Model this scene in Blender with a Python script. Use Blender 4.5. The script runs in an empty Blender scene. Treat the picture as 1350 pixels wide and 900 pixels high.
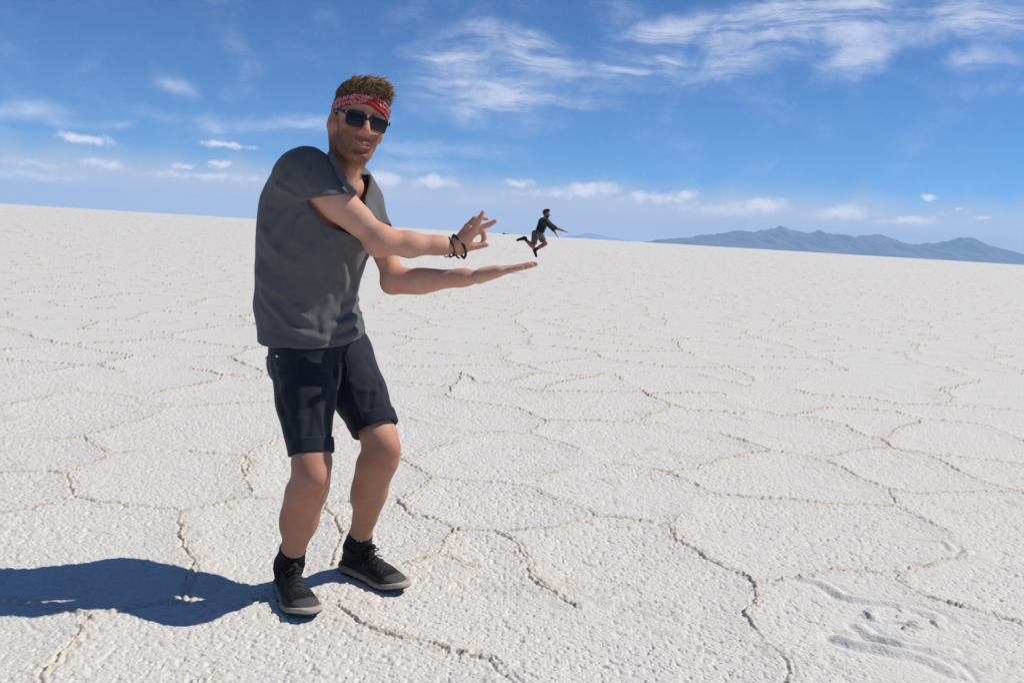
# settings
SUN_E = 4.5; SUN_BACK = 15.5; EXPOSURE = 0.0
SKY_TINT = (0.40, 0.70, 1.0)
HAZE_D = 4.7e-5; HAZE_COL = (0.37, 0.63, 1.0)
NTH = 1500; DV = 0.62
HI = 0.003
import bpy, math
import numpy as np
from mathutils import Vector, Matrix

rng = np.random.default_rng(7)
scn = bpy.context.scene
COL = scn.collection
PI = math.pi

# ------------------------------------------------------------------ camera measurements
CAM_H = 1.17
FPX, PW, PH = 1200.0, 1350.0, 900.0
ROLL = math.radians(3.43)
TILT = math.atan(141.2 / FPX)
CAM = np.array([0.0, 0.0, CAM_H])
FWD = np.array([0, math.cos(TILT), -math.sin(TILT)])
R0 = np.array([1.0, 0, 0])
U0 = np.array([0, math.sin(TILT), math.cos(TILT)])
CR = R0 * math.cos(ROLL) + U0 * math.sin(ROLL)
CU = -R0 * math.sin(ROLL) + U0 * math.cos(ROLL)

def ray(px, py):
    return FWD * FPX + CR * (px - PW / 2) - CU * (py - PH / 2)

def at(px, py, Y):
    """point seen at photo pixel (px, py) standing Y metres in front of the camera"""
    d = ray(px, py)
    return CAM + d * (Y / d[1])

def gnd(px, py):
    d = ray(px, py)
    return CAM + d * (-CAM_H / d[2])

def project(P):
    q = P - CAM
    z = q @ FWD
    z = np.where(np.abs(z) < 1e-6, 1e-6, z)
    return PW / 2 + FPX * (q @ CR) / z, PH / 2 - FPX * (q @ CU) / z, z

def nrm(v):
    v = np.asarray(v, float)
    return v / np.linalg.norm(v)

# ------------------------------------------------------------------ noise
_T = rng.random((64, 64, 64)).astype(np.float32)

def noise3(x, y, z):
    xi = np.floor(x).astype(np.int32); yi = np.floor(y).astype(np.int32); zi = np.floor(z).astype(np.int32)
    fx = x - xi; fy = y - yi; fz = z - zi
    fx = fx * fx * (3 - 2 * fx); fy = fy * fy * (3 - 2 * fy); fz = fz * fz * (3 - 2 * fz)
    x0 = xi & 63; x1 = (xi + 1) & 63; y0 = yi & 63; y1 = (yi + 1) & 63; z0 = zi & 63; z1 = (zi + 1) & 63
    a = _T[x0, y0, z0] * (1 - fx) + _T[x1, y0, z0] * fx
    b = _T[x0, y1, z0] * (1 - fx) + _T[x1, y1, z0] * fx
    c = _T[x0, y0, z1] * (1 - fx) + _T[x1, y0, z1] * fx
    d = _T[x0, y1, z1] * (1 - fx) + _T[x1, y1, z1] * fx
    return (a * (1 - fy) + b * fy) * (1 - fz) + (c * (1 - fy) + d * fy) * fz

_T2 = rng.random((256, 256)).astype(np.float32)

def noise2(x, y):
    xi = np.floor(x).astype(np.int64); yi = np.floor(y).astype(np.int64)
    fx = x - xi; fy = y - yi
    fx = fx * fx * (3 - 2 * fx); fy = fy * fy * (3 - 2 * fy)
    x0 = xi & 255; x1 = (xi + 1) & 255; y0 = yi & 255; y1 = (yi + 1) & 255
    return (_T2[x0, y0] * (1 - fx) + _T2[x1, y0] * fx) * (1 - fy) + (_T2[x0, y1] * (1 - fx) + _T2[x1, y1] * fx) * fy

def fbm2(x, y, n=4):
    s = 0; a = 0.5; t = 0
    for i in range(n):
        s = s + a * noise2(x * 2 ** i + 17 * i, y * 2 ** i + 31 * i); t += a; a *= 0.5
    return s / t

def sstep(a, b, x):
    t = np.clip((x - a) / (b - a), 0, 1)
    return t * t * (3 - 2 * t)

# ------------------------------------------------------------------ sculpting in a distance field
def smin(a, b, k):
    if k <= 0:
        return np.minimum(a, b)
    h = np.maximum(k - np.abs(a - b), 0) / k
    return np.minimum(a, b) - h * h * (k * 0.25)

class Vol:
    def __init__(s, lo, hi, h):
        s.h = h; s.lo = np.array(lo, float)
        n = np.ceil((np.array(hi, float) - s.lo) / h).astype(int) + 1
        s.n = n
        s.a = np.full(n, 1.0, np.float32)
        s.ax = [(s.lo[i] + h * np.arange(n[i])).astype(np.float32) for i in range(3)]

    def sub(s, lo, hi):
        sl = []
        for i in range(3):
            i0 = max(0, int(math.floor((lo[i] - s.lo[i]) / s.h)))
            i1 = min(s.n[i], int(math.ceil((hi[i] - s.lo[i]) / s.h)) + 1)
            if i1 <= i0:
                return None, None
            sl.append(slice(i0, i1))
        P = (s.ax[0][sl[0]][:, None, None], s.ax[1][sl[1]][None, :, None], s.ax[2][sl[2]][None, None, :])
        return tuple(sl), P

    def add(s, prim, k=0.01):
        f, lo, hi = prim
        pad = k + 2.5 * s.h
        sl, P = s.sub(np.array(lo) - pad, np.array(hi) + pad)
        if sl is None: return s
        s.a[sl] = smin(s.a[sl], f(*P).astype(np.float32), k)
        return s

    def cut(s, prim, k=0.005):
        f, lo, hi = prim
        pad = k + 2.5 * s.h
        sl, P = s.sub(np.array(lo) - pad, np.array(hi) + pad)
        if sl is None: return s
        s.a[sl] = -smin(-s.a[sl], f(*P).astype(np.float32), k)
        return s

    def mod(s, f, lo=None, hi=None):
        sl, P = s.sub(s.lo if lo is None else lo, s.lo + s.h * s.n if hi is None else hi)
        if sl is None: return s
        s.a[sl] += np.asarray(f(*P), np.float32)
        return s

    def keep(s, f):
        """keep where f < 0"""
        sl, P = s.sub(s.lo, s.lo + s.h * s.n)
        s.a = np.maximum(s.a, np.asarray(f(*P), np.float32))
        return s

    def shell(s, th):
        s.a = np.maximum(s.a, -(s.a + th))
        return s

    def mesh(s):
        a = s.a
        a[0] = 1; a[-1] = 1; a[:, 0] = 1; a[:, -1] = 1; a[:, :, 0] = 1; a[:, :, -1] = 1
        ins = a < 0
        c = [ins[i:i + a.shape[0] - 1, j:j + a.shape[1] - 1, k:k + a.shape[2] - 1] for i in (0, 1) for j in (0, 1) for k in (0, 1)]
        anyv = c[0].copy(); allv = c[0].copy()
        for q in c[1:]:
            anyv |= q; allv &= q
        mixed = anyv & ~allv
        idx = np.argwhere(mixed)
        cn = np.stack([a[idx[:, 0] + i, idx[:, 1] + j, idx[:, 2] + k] for i in (0, 1) for j in (0, 1) for k in (0, 1)], 1)
        off = np.array([(i, j, k) for i in (0, 1) for j in (0, 1) for k in (0, 1)], float)
        acc = np.zeros((len(idx), 3)); cnt = np.zeros(len(idx))
        for p in range(8):
            for q in range(p + 1, 8):
                if np.abs(off[p] - off[q]).sum() != 1: continue
                va, vb = cn[:, p], cn[:, q]
                m = (va < 0) != (vb < 0)
                t = np.where(m, va / np.where(m, va - vb, 1), 0)
                acc += np.where(m[:, None], off[p] + t[:, None] * (off[q] - off[p]), 0)
                cnt += m
        V = s.lo + s.h * (idx + acc / cnt[:, None])
        vid = np.full(mixed.shape, -1, np.int32)
        vid[tuple(idx.T)] = np.arange(len(idx), dtype=np.int32)
        quads = []
        for axis in range(3):
            A = [slice(None)] * 3; B = [slice(None)] * 3
            A[axis] = slice(0, -1); B[axis] = slice(1, None)
            ia, ib = ins[tuple(A)], ins[tuple(B)]
            e = np.argwhere(ia != ib)
            flip = ia[tuple(e.T)]
            u, v = (axis + 1) % 3, (axis + 2) % 3
            ok = (e[:, u] > 0) & (e[:, v] > 0)
            e = e[ok]; flip = flip[ok]
            def g(du, dv):
                f = e.copy(); f[:, u] -= du; f[:, v] -= dv
                return vid[tuple(f.T)]
            q = np.stack([g(1, 1), g(0, 1), g(0, 0), g(1, 0)], 1)
            q[~flip] = q[~flip][:, ::-1]
            quads.append(q)
        return V, np.concatenate(quads)

def relax(V, Q, n=1, lam=0.5):
    """light Laplacian smoothing of a quad mesh"""
    for _ in range(n):
        S = np.zeros_like(V); C = np.zeros(len(V))
        for i in range(4):
            a, b = Q[:, i], Q[:, (i + 1) % 4]
            for k in range(3):
                S[:, k] += np.bincount(a, V[b, k], len(V)) + np.bincount(b, V[a, k], len(V))
            C += np.bincount(a, minlength=len(V)) + np.bincount(b, minlength=len(V))
        V = V + lam * (S / np.maximum(C, 1)[:, None] - V)
    return V

def rcone(a, b, ra, rb):
    a = np.asarray(a, float); b = np.asarray(b, float)
    d = b - a; L2 = max(float(d @ d), 1e-12)
    def f(x, y, z):
        qx, qy, qz = x - a[0], y - a[1], z - a[2]
        t = np.clip((qx * d[0] + qy * d[1] + qz * d[2]) / L2, 0, 1)
        return np.sqrt((qx - t * d[0]) ** 2 + (qy - t * d[1]) ** 2 + (qz - t * d[2]) ** 2) - (ra + (rb - ra) * t)
    r = max(ra, rb)
    return f, np.minimum(a, b) - r, np.maximum(a, b) + r

def ball(c, r):
    return rcone(c, np.asarray(c, float) + [0, 0, 1e-5], r, r)

def econe(a, b, r0, r1, u):
    """cone of elliptic section; r0, r1 = (radius along u, radius across u)"""
    a = np.asarray(a, float); b = np.asarray(b, float)
    L = np.linalg.norm(b - a); w = (b - a) / L
    u = np.asarray(u, float); u = nrm(u - w * (u @ w)); v = np.cross(w, u)
    def f(x, y, z):
        qx, qy, qz = x - a[0], y - a[1], z - a[2]
        tw = qx * w[0] + qy * w[1] + qz * w[2]
        t = np.clip(tw / L, 0, 1)
        ru = r0[0] + (r1[0] - r0[0]) * t; rv = r0[1] + (r1[1] - r0[1]) * t
        rm = np.minimum(ru, rv)
        qu = (qx * u[0] + qy * u[1] + qz * u[2]) / ru
        qv = (qx * v[0] + qy * v[1] + qz * v[2]) / rv
        qw = (tw - t * L) / rm
        return (np.sqrt(qu * qu + qv * qv + qw * qw) - 1) * rm
    r = max(max(r0), max(r1))
    return f, np.minimum(a, b) - r, np.maximum(a, b) + r

class Frame:
    """local axes: columns of M are the local x, y, z directions"""
    def __init__(s, o, x, y, z):
        s.o = np.asarray(o, float); s.M = np.stack([nrm(x), nrm(y), nrm(z)], 1)
    def w(s, p):
        return s.o + np.asarray(p, float) @ s.M.T
    def d(s, v):
        return np.asarray(v, float) @ s.M.T
    def loc(s, x, y, z):
        qx, qy, qz = x - s.o[0], y - s.o[1], z - s.o[2]
        M = s.M
        return (qx * M[0, 0] + qy * M[1, 0] + qz * M[2, 0], qx * M[0, 1] + qy * M[1, 1] + qz * M[2, 1], qx * M[0, 2] + qy * M[1, 2] + qz * M[2, 2])
    def pl(s, P):
        return (P - s.o) @ s.M
    def bound(s, lo, hi):
        c = np.array([[x, y, z] for x in (lo[0], hi[0]) for y in (lo[1], hi[1]) for z in (lo[2], hi[2])])
        W = s.w(c)
        return W.min(0), W.max(0)

def ell(fr, c, r, rx=0.0, rz=0.0):
    """ellipsoid in frame fr, turned by rx about local x then rz about local z"""
    c = np.asarray(c, float)
    cx, sx, cz, sz = math.cos(rx), math.sin(rx), math.cos(rz), math.sin(rz)
    def f(x, y, z):
        X, Y, Z = fr.loc(x, y, z)
        X, Y, Z = X - c[0], Y - c[1], Z - c[2]
        X, Y = X * cz + Y * sz, -X * sz + Y * cz
        Y, Z = Y * cx + Z * sx, -Y * sx + Z * cx
        k0 = np.sqrt((X / r[0]) ** 2 + (Y / r[1]) ** 2 + (Z / r[2]) ** 2)
        k1 = np.sqrt((X / r[0] ** 2) ** 2 + (Y / r[1] ** 2) ** 2 + (Z / r[2] ** 2) ** 2)
        return k0 * (k0 - 1) / np.maximum(k1, 1e-6)
    m = max(r)
    o = fr.w(c)
    return f, o - m, o + m

def lc(fr, a, b, ra, rb):
    return rcone(fr.w(a), fr.w(b), ra, rb)

def chain(vol, pts, rad, k):
    for i in range(len(pts) - 1):
        vol.add(rcone(pts[i], pts[i + 1], rad[i], rad[i + 1]), k)

ID = Frame((0, 0, 0), (1, 0, 0), (0, 1, 0), (0, 0, 1))

# ------------------------------------------------------------------ objects
def make_mesh(name, V, Q, mat=None, parent=None, smooth=True, attrs=None):
    me = bpy.data.meshes.new(name)
    V = np.ascontiguousarray(V, np.float32)
    if isinstance(Q, np.ndarray):
        n, k = Q.shape
        me.vertices.add(len(V)); me.vertices.foreach_set('co', V.ravel())
        me.loops.add(n * k); me.loops.foreach_set('vertex_index', np.ascontiguousarray(Q, np.int32).ravel())
        me.polygons.add(n)
        me.polygons.foreach_set('loop_start', np.arange(0, n * k, k, dtype=np.int32))
        me.update(calc_edges=True)
    else:
        me.from_pydata(V.tolist(), [], Q)
        me.update()
    me.validate()
    me.polygons.foreach_set('use_smooth', np.full(len(me.polygons), smooth, bool))
    for an, av in (attrs or {}).items():
        if av.ndim == 2:
            a = me.attributes.new(an, 'FLOAT_COLOR', 'POINT')
            c4 = np.ones((len(V), 4), np.float32); c4[:, :3] = av
            a.data.foreach_set('color', c4.ravel())
        else:
            a = me.attributes.new(an, 'FLOAT', 'POINT')
            a.data.foreach_set('value', np.ascontiguousarray(av, np.float32))
    ob = bpy.data.objects.new(name, me)
    COL.objects.link(ob)
    if mat: me.materials.append(mat)
    if parent is not None:
        ob.parent = parent
        ob.matrix_parent_inverse = parent_matrix(parent).inverted()
    return ob

def parent_matrix(o):
    m = o.matrix_basis.copy()
    return m if o.parent is None else parent_matrix(o.parent) @ o.matrix_parent_inverse @ m

def tag(o, label=None, cat=None, group=None, kind=None):
    if label: o['label'] = label
    if cat: o['category'] = cat
    if group: o['group'] = group
    if kind: o['kind'] = kind
    return o

def empty(name, loc):
    o = bpy.data.objects.new(name, None)
    o.location = loc; o.empty_display_size = 0.1
    COL.objects.link(o)
    return o

def tube(pts, r, seg=8, closed=False):
    """swept tube; returns V, quads list"""
    P = np.asarray(pts, float); n = len(P)
    rr = np.full(n, r) if np.isscalar(r) else np.asarray(r)
    V = []; F = []
    up = np.array([0.3, 0.2, 1.0])
    for i in range(n):
        if closed: t = P[(i + 1) % n] - P[i - 1]
        else: t = P[min(i + 1, n - 1)] - P[max(i - 1, 0)]
        t = nrm(t); u = nrm(np.cross(t, up)); v = np.cross(t, u)
        for j in range(seg):
            a = 2 * PI * j / seg
            V.append(P[i] + rr[i] * (u * math.cos(a) + v * math.sin(a)))
    m = n if closed else n - 1
    for i in range(m):
        for j in range(seg):
            a, b = i * seg + j, i * seg + (j + 1) % seg
            c, d = ((i + 1) % n) * seg + (j + 1) % seg, ((i + 1) % n) * seg + j
            F.append((a, b, c, d))
    if not closed:
        F.append(tuple(range(seg))[::-1]); F.append(tuple((n - 1) * seg + j for j in range(seg)))
    return V, F

def join(parts):
    V = []; F = []
    for v, f in parts:
        o = len(V); V += [tuple(p) for p in v]
        F += [tuple(int(i) + o for i in q) for q in f]
    return np.array(V), F

# ------------------------------------------------------------------ node helper
class NB:
    def __init__(s, tree):
        s.t = tree; s.n = tree.nodes; s.l = tree.links
    def put(s, sock, v):
        if isinstance(v, bpy.types.NodeSocket): s.l.new(v, sock)
        elif v is not None: sock.default_value = v
    def m(s, op, a, b=None, c=None, clamp=False):
        nd = s.n.new('ShaderNodeMath'); nd.operation = op; nd.use_clamp = clamp
        for i, v in enumerate((a, b, c)):
            if v is not None: s.put(nd.inputs[i], v)
        return nd.outputs[0]
    def vm(s, op, a, b=None, out=0):
        nd = s.n.new('ShaderNodeVectorMath'); nd.operation = op
        s.put(nd.inputs[0], a)
        if b is not None: s.put(nd.inputs[1], b)
        return nd.outputs[out]
    def ss(s, x, a, b, o0=0.0, o1=1.0):
        nd = s.n.new('ShaderNodeMapRange'); nd.interpolation_type = 'SMOOTHSTEP'
        s.put(nd.inputs[0], x)
        for i, v in enumerate((a, b, o0, o1)): s.put(nd.inputs[1 + i], v)
        return nd.outputs[0]
    def mix(s, f, a, b, blend='MIX'):
        nd = s.n.new('ShaderNodeMix'); nd.data_type = 'RGBA'; nd.blend_type = blend
        s.put(nd.inputs[0], f); s.put(nd.inputs[6], a); s.put(nd.inputs[7], b)
        return nd.outputs[2]
    def noise(s, vec, scale, detail=4, rough=0.5, dist=0.0, lac=2.0):
        nd = s.n.new('ShaderNodeTexNoise')
        s.put(nd.inputs['Vector'], vec)
        nd.inputs['Scale'].default_value = scale; nd.inputs['Detail'].default_value = detail
        nd.inputs['Roughness'].default_value = rough; nd.inputs['Distortion'].default_value = dist
        nd.inputs['Lacunarity'].default_value = lac
        return nd.outputs[0]
    def vor(s, vec, scale, feature='F1', rnd=1.0):
        nd = s.n.new('ShaderNodeTexVoronoi'); nd.feature = feature
        s.put(nd.inputs['Vector'], vec); nd.inputs['Scale'].default_value = scale
        nd.inputs['Randomness'].default_value = rnd
        return nd.outputs['Distance']
    def map(s, vec, loc=(0, 0, 0), rot=(0, 0, 0), sc=(1, 1, 1), typ='POINT'):
        nd = s.n.new('ShaderNodeMapping'); nd.vector_type = typ
        s.put(nd.inputs[0], vec)
        nd.inputs['Location'].default_value = loc; nd.inputs['Rotation'].default_value = rot; nd.inputs['Scale'].default_value = sc
        return nd.outputs[0]
    def attr(s, name, out='Color'):
        nd = s.n.new('ShaderNodeAttribute'); nd.attribute_name = name
        return nd.outputs[out]
    def pos(s):
        return s.n.new('ShaderNodeNewGeometry').outputs['Position']
    def obj(s):
        return s.n.new('ShaderNodeTexCoord').outputs['Object']
    def bump(s, h, strength=0.3, dist=0.01, nrm_=None):
        nd = s.n.new('ShaderNodeBump')
        s.put(nd.inputs['Height'], h); nd.inputs['Strength'].default_value = strength; nd.inputs['Distance'].default_value = dist
        if nrm_ is not None: s.put(nd.inputs['Normal'], nrm_)
        return nd.outputs[0]

def rgb(r, g, b):
    return (r, g, b, 1.0)

def mat(name, base=(0.5, 0.5, 0.5), rough=0.6, spec=0.4, fn=None, metal=0.0):
    m = bpy.data.materials.new(name); m.use_nodes = True
    b = m.node_tree.nodes['Principled BSDF']
    b.inputs['Base Color'].default_value = rgb(*base)
    b.inputs['Roughness'].default_value = rough
    b.inputs['Specular IOR Level'].default_value = spec
    b.inputs['Metallic'].default_value = metal
    if fn: fn(NB(m.node_tree), b)
    return m
# ------------------------------------------------------------------ camera, light, sky
cam = bpy.data.cameras.new('camera'); camo = bpy.data.objects.new('camera', cam); COL.objects.link(camo)
cam.sensor_width = 36.0; cam.sensor_fit = 'HORIZONTAL'; cam.lens = 36.0 * FPX / PW
cam.clip_start = 0.05; cam.clip_end = 200000
camo.matrix_world = Matrix(((CR[0], CU[0], -FWD[0], CAM[0]), (CR[1], CU[1], -FWD[1], CAM[1]), (CR[2], CU[2], -FWD[2], CAM[2]), (0, 0, 0, 1)))
scn.camera = camo

SUN_EL = math.radians(50); SUN_AZ = math.radians(SUN_BACK)    # to the right of the view and a little beyond
SUN_DIR = np.array([math.cos(SUN_EL) * math.cos(SUN_AZ), math.cos(SUN_EL) * math.sin(SUN_AZ), math.sin(SUN_EL)])
sun = bpy.data.lights.new('sun', 'SUN'); suno = bpy.data.objects.new('sun', sun); COL.objects.link(suno)
sun.energy = SUN_E; sun.angle = math.radians(0.53); sun.color = (1.0, 0.945, 0.845)
suno.rotation_euler = Vector(SUN_DIR).to_track_quat('Z', 'Y').to_euler()
suno.location = (20, 5, 30)

def azel(px, py):
    d = nrm(ray(px, py))
    return math.atan2(d[0], d[1]), math.asin(d[2])

world = bpy.data.worlds.new('World'); scn.world = world; world.use_nodes = True
nb = NB(world.node_tree); nb.n.clear()
out = nb.n.new('ShaderNodeOutputWorld'); bg = nb.n.new('ShaderNodeBackground'); nb.l.new(bg.outputs[0], out.inputs[0])
sky = nb.n.new('ShaderNodeTexSky'); sky.sky_type = 'NISHITA'; sky.sun_disc = False
sky.sun_elevation = SUN_EL; sky.sun_rotation = math.radians(90) - SUN_AZ
sky.altitude = 3650; sky.air_density = 1.0; sky.dust_density = 0.6; sky.ozone_density = 2.5
SKY_S = 0.1
bg.inputs['Strength'].default_value = SKY_S
dirv = nb.n.new('ShaderNodeTexCoord').outputs['Generated']
sp = nb.n.new('ShaderNodeSeparateXYZ'); nb.l.new(dirv, sp.inputs[0])
az = nb.m('ARCTAN2', sp.outputs[0], sp.outputs[1]); el = nb.m('ARCSINE', sp.outputs[2])
cv = nb.n.new('ShaderNodeCombineXYZ'); nb.l.new(az, cv.inputs[0]); nb.l.new(el, cv.inputs[1])
ae = cv.outputs[0]
# wobble the sky coordinates so that cloud edges are uneven
wob = nb.n.new('ShaderNodeTexNoise'); nb.l.new(ae, wob.inputs['Vector'])
wob.inputs['Scale'].default_value = 28; wob.inputs['Detail'].default_value = 5; wob.inputs['Roughness'].default_value = 0.65
wv = nb.vm('SUBTRACT', wob.outputs['Color'], (0.5, 0.5, 0.5))
ae_c = nb.vm('ADD', ae, nb.vm('MULTIPLY', wv, (0.045, 0.022, 0)))
wob2 = nb.n.new('ShaderNodeTexNoise'); nb.l.new(ae, wob2.inputs['Vector'])
wob2.inputs['Scale'].default_value = 11; wob2.inputs['Detail'].default_value = 3.0; wob2.inputs['Roughness'].default_value = 0.5
ae_s = nb.vm('ADD', ae, nb.vm('MULTIPLY', nb.vm('SUBTRACT', wob2.outputs['Color'], (0.5, 0.5, 0.5)), (0.085, 0.034, 0)))

def blobs(vec, items):
    """largest of several soft ellipses given as photo pixel, radii in pixels, turn, weight"""
    r = None
    for (px, py, rx, ry, rot, w) in items:
        a0, e0 = azel(px, py)
        v = nb.map(vec, (a0, e0, 0), (0, 0, -math.radians(rot + 3.4 * 0)), (rx / FPX, ry / FPX, 1), 'TEXTURE')
        v = nb.vm('LENGTH', v, out=1)
        q = nb.m('MULTIPLY_ADD', v, -w, w)
        r = q if r is None else nb.m('MAXIMUM', r, q)
    return nb.m('MAXIMUM', r, 0.0)

cirrus_mask = blobs(ae_s, [
    (640, 125, 150, 62, 0, 1.0), (700, 75, 130, 34, 14, 0.95), (590, 72, 80, 22, 2, 0.8), (700, 125, 130, 18, 4, 0.8),
    (850, 85, 120, 38, 0, 1.0), (905, 30, 90, 26, -20, 0.9), (1060, 30, 200, 62, -4, 1.25), (1000, 60, 150, 36, -18, 0.7),
    (1130, 75, 90, 34, -30, 0.85), (1290, 12, 130, 34, 6, 0.95), (980, 80, 60, 24, -45, 0.6), (1280, 72, 60, 18, 4, 0.5),
    (590, 200, 130, 16, 1, 0.6), (530, 215, 120, 10, 1, 0.45), (30, 145, 90, 18, -4, 0.6), (85, 160, 80, 10, 4, 0.4),
    (210, 150, 40, 12, 0, 0.65), (170, 163, 34, 10, -8, 0.6), (320, 165, 110, 24, -2, 0.42), (405, 166, 60, 14, 2, 0.7),
    (215, 112, 40, 14, 6, 0.35), (20, 175, 60, 12, 0, 0.3)])
rot_s = nb.map(ae_s, (0, 0, 0), (0, 0, math.radians(-9)), (3.2, 26.0, 1))
streak = nb.noise(rot_s, 1.5, 12, 0.68, 0.7)
puff = nb.noise(ae, 14.0, 7, 0.62, 0.5)
st2 = nb.noise(nb.map(ae_s, (0.3, 0.1, 0), (0, 0, math.radians(14)), (7.0, 34.0, 1)), 1.7, 9, 0.66, 0.5)
sS = nb.ss(nb.m('ADD', nb.m('MULTIPLY', streak, 0.62), nb.m('MULTIPLY', st2, 0.38)), 0.39, 0.585)
pS = nb.ss(puff, 0.30, 0.62)
cirrus = nb.m('MULTIPLY', nb.ss(nb.m('ADD', cirrus_mask, nb.m('MULTIPLY_ADD', puff, 1.2, -0.50)), 0.0, 0.95), nb.m('MULTIPLY_ADD', sS, 0.86, 0.14))
cirrus = nb.m('MULTIPLY', cirrus, nb.m('MULTIPLY_ADD', pS, 0.35, 0.65))
cirrus = nb.m('MULTIPLY', cirrus, 0.84)

cum_mask = blobs(ae_c, [
    (110, 184, 46, 10, 0, 1.0), (298, 192, 52, 6, -1, 0.9), (287, 216, 22, 8, 0, 1.0), (243, 219, 16, 6, 0, 0.8), (140, 217, 42, 10, 0, 0.8),
    (60, 233, 80, 10, 0, 0.75), (40, 216, 60, 7, 0, 0.6), (280, 234, 130, 9, 0, 0.7), (500, 236, 45, 14, 0, 0.9), (575, 241, 42, 13, 0, 0.95),
    (683, 241, 40, 10, 0, 0.8), (775, 250, 58, 15, -3, 1.0), (735, 256, 120, 12, -2, 0.6), (860, 262, 70, 12, -2, 0.75), (905, 256, 30, 12, 0, 0.85),
    (1003, 268, 44, 14, -4, 1.0), (960, 275, 130, 13, -3, 0.6), (1112, 281, 44, 13, -3, 1.0), (1195, 292, 46, 8, -3, 0.85), (1226, 258, 16, 7, 0, 0.9),
    (1274, 276, 14, 5, 0, 0.8), (1297, 288, 11, 4, 0, 0.7), (1243, 282, 14, 4, 0, 0.5), (1340, 325, 20, 8, 0, 0.5)])
fine = nb.noise(ae, 90.0, 6, 0.6, 0.2)
cu = nb.ss(nb.m('ADD', cum_mask, nb.m('MULTIPLY_ADD', fine, 1.1, -0.55)), 0.1, 0.85)
cu = nb.m('MULTIPLY', cu, 0.9)
# pale band of far cloud over the horizon, thicker in the middle of the view
topn = nb.noise(nb.map(ae, sc=(1, 0, 0)), 16.0, 5, 0.6)
band_top = nb.m('MULTIPLY_ADD', topn, 0.044, 0.040)
band = nb.ss(nb.m('SUBTRACT', el, band_top), -0.030, 0.012, 1.0, 0.0)
azw = nb.ss(nb.m('ABSOLUTE', nb.m('ADD', az, 0.05)), 0.2, 0.62, 1.0, 0.8)
azw = nb.m('MULTIPLY', azw, nb.ss(el, 0.0, 0.07, 0.95, 0.70))
band = nb.m('MULTIPLY', band, azw)
sky_c = nb.mix(1.0, sky.outputs[0], rgb(*SKY_TINT), 'MULTIPLY')
c = nb.mix(band, sky_c, rgb(*[v / SKY_S for v in (0.69, 0.64, 0.63)]))
c = nb.mix(cu, c, rgb(*[v / SKY_S for v in (0.92, 0.88, 0.90)]))
c = nb.mix(cirrus, c, rgb(*[v / SKY_S for v in (0.66, 0.72, 0.88)]))
nb.l.new(c, bg.inputs['Color'])

vs = scn.view_settings
vs.view_transform = 'Standard'; vs.look = 'None'; vs.gamma = 1.0; vs.exposure = EXPOSURE; vs.use_curve_mapping = False
scn.display_settings.display_device = 'sRGB'
scn.cycles.use_denoising = True
try: scn.cycles.denoiser = 'OPENIMAGEDENOISE'
except Exception: pass
scn.cycles.max_bounces = 6; scn.cycles.diffuse_bounces = 3; scn.cycles.volume_bounces = 1
scn.cycles.transparent_max_bounces = 8
scn.cycles.use_adaptive_sampling = True; scn.cycles.adaptive_threshold = 0.015

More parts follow.
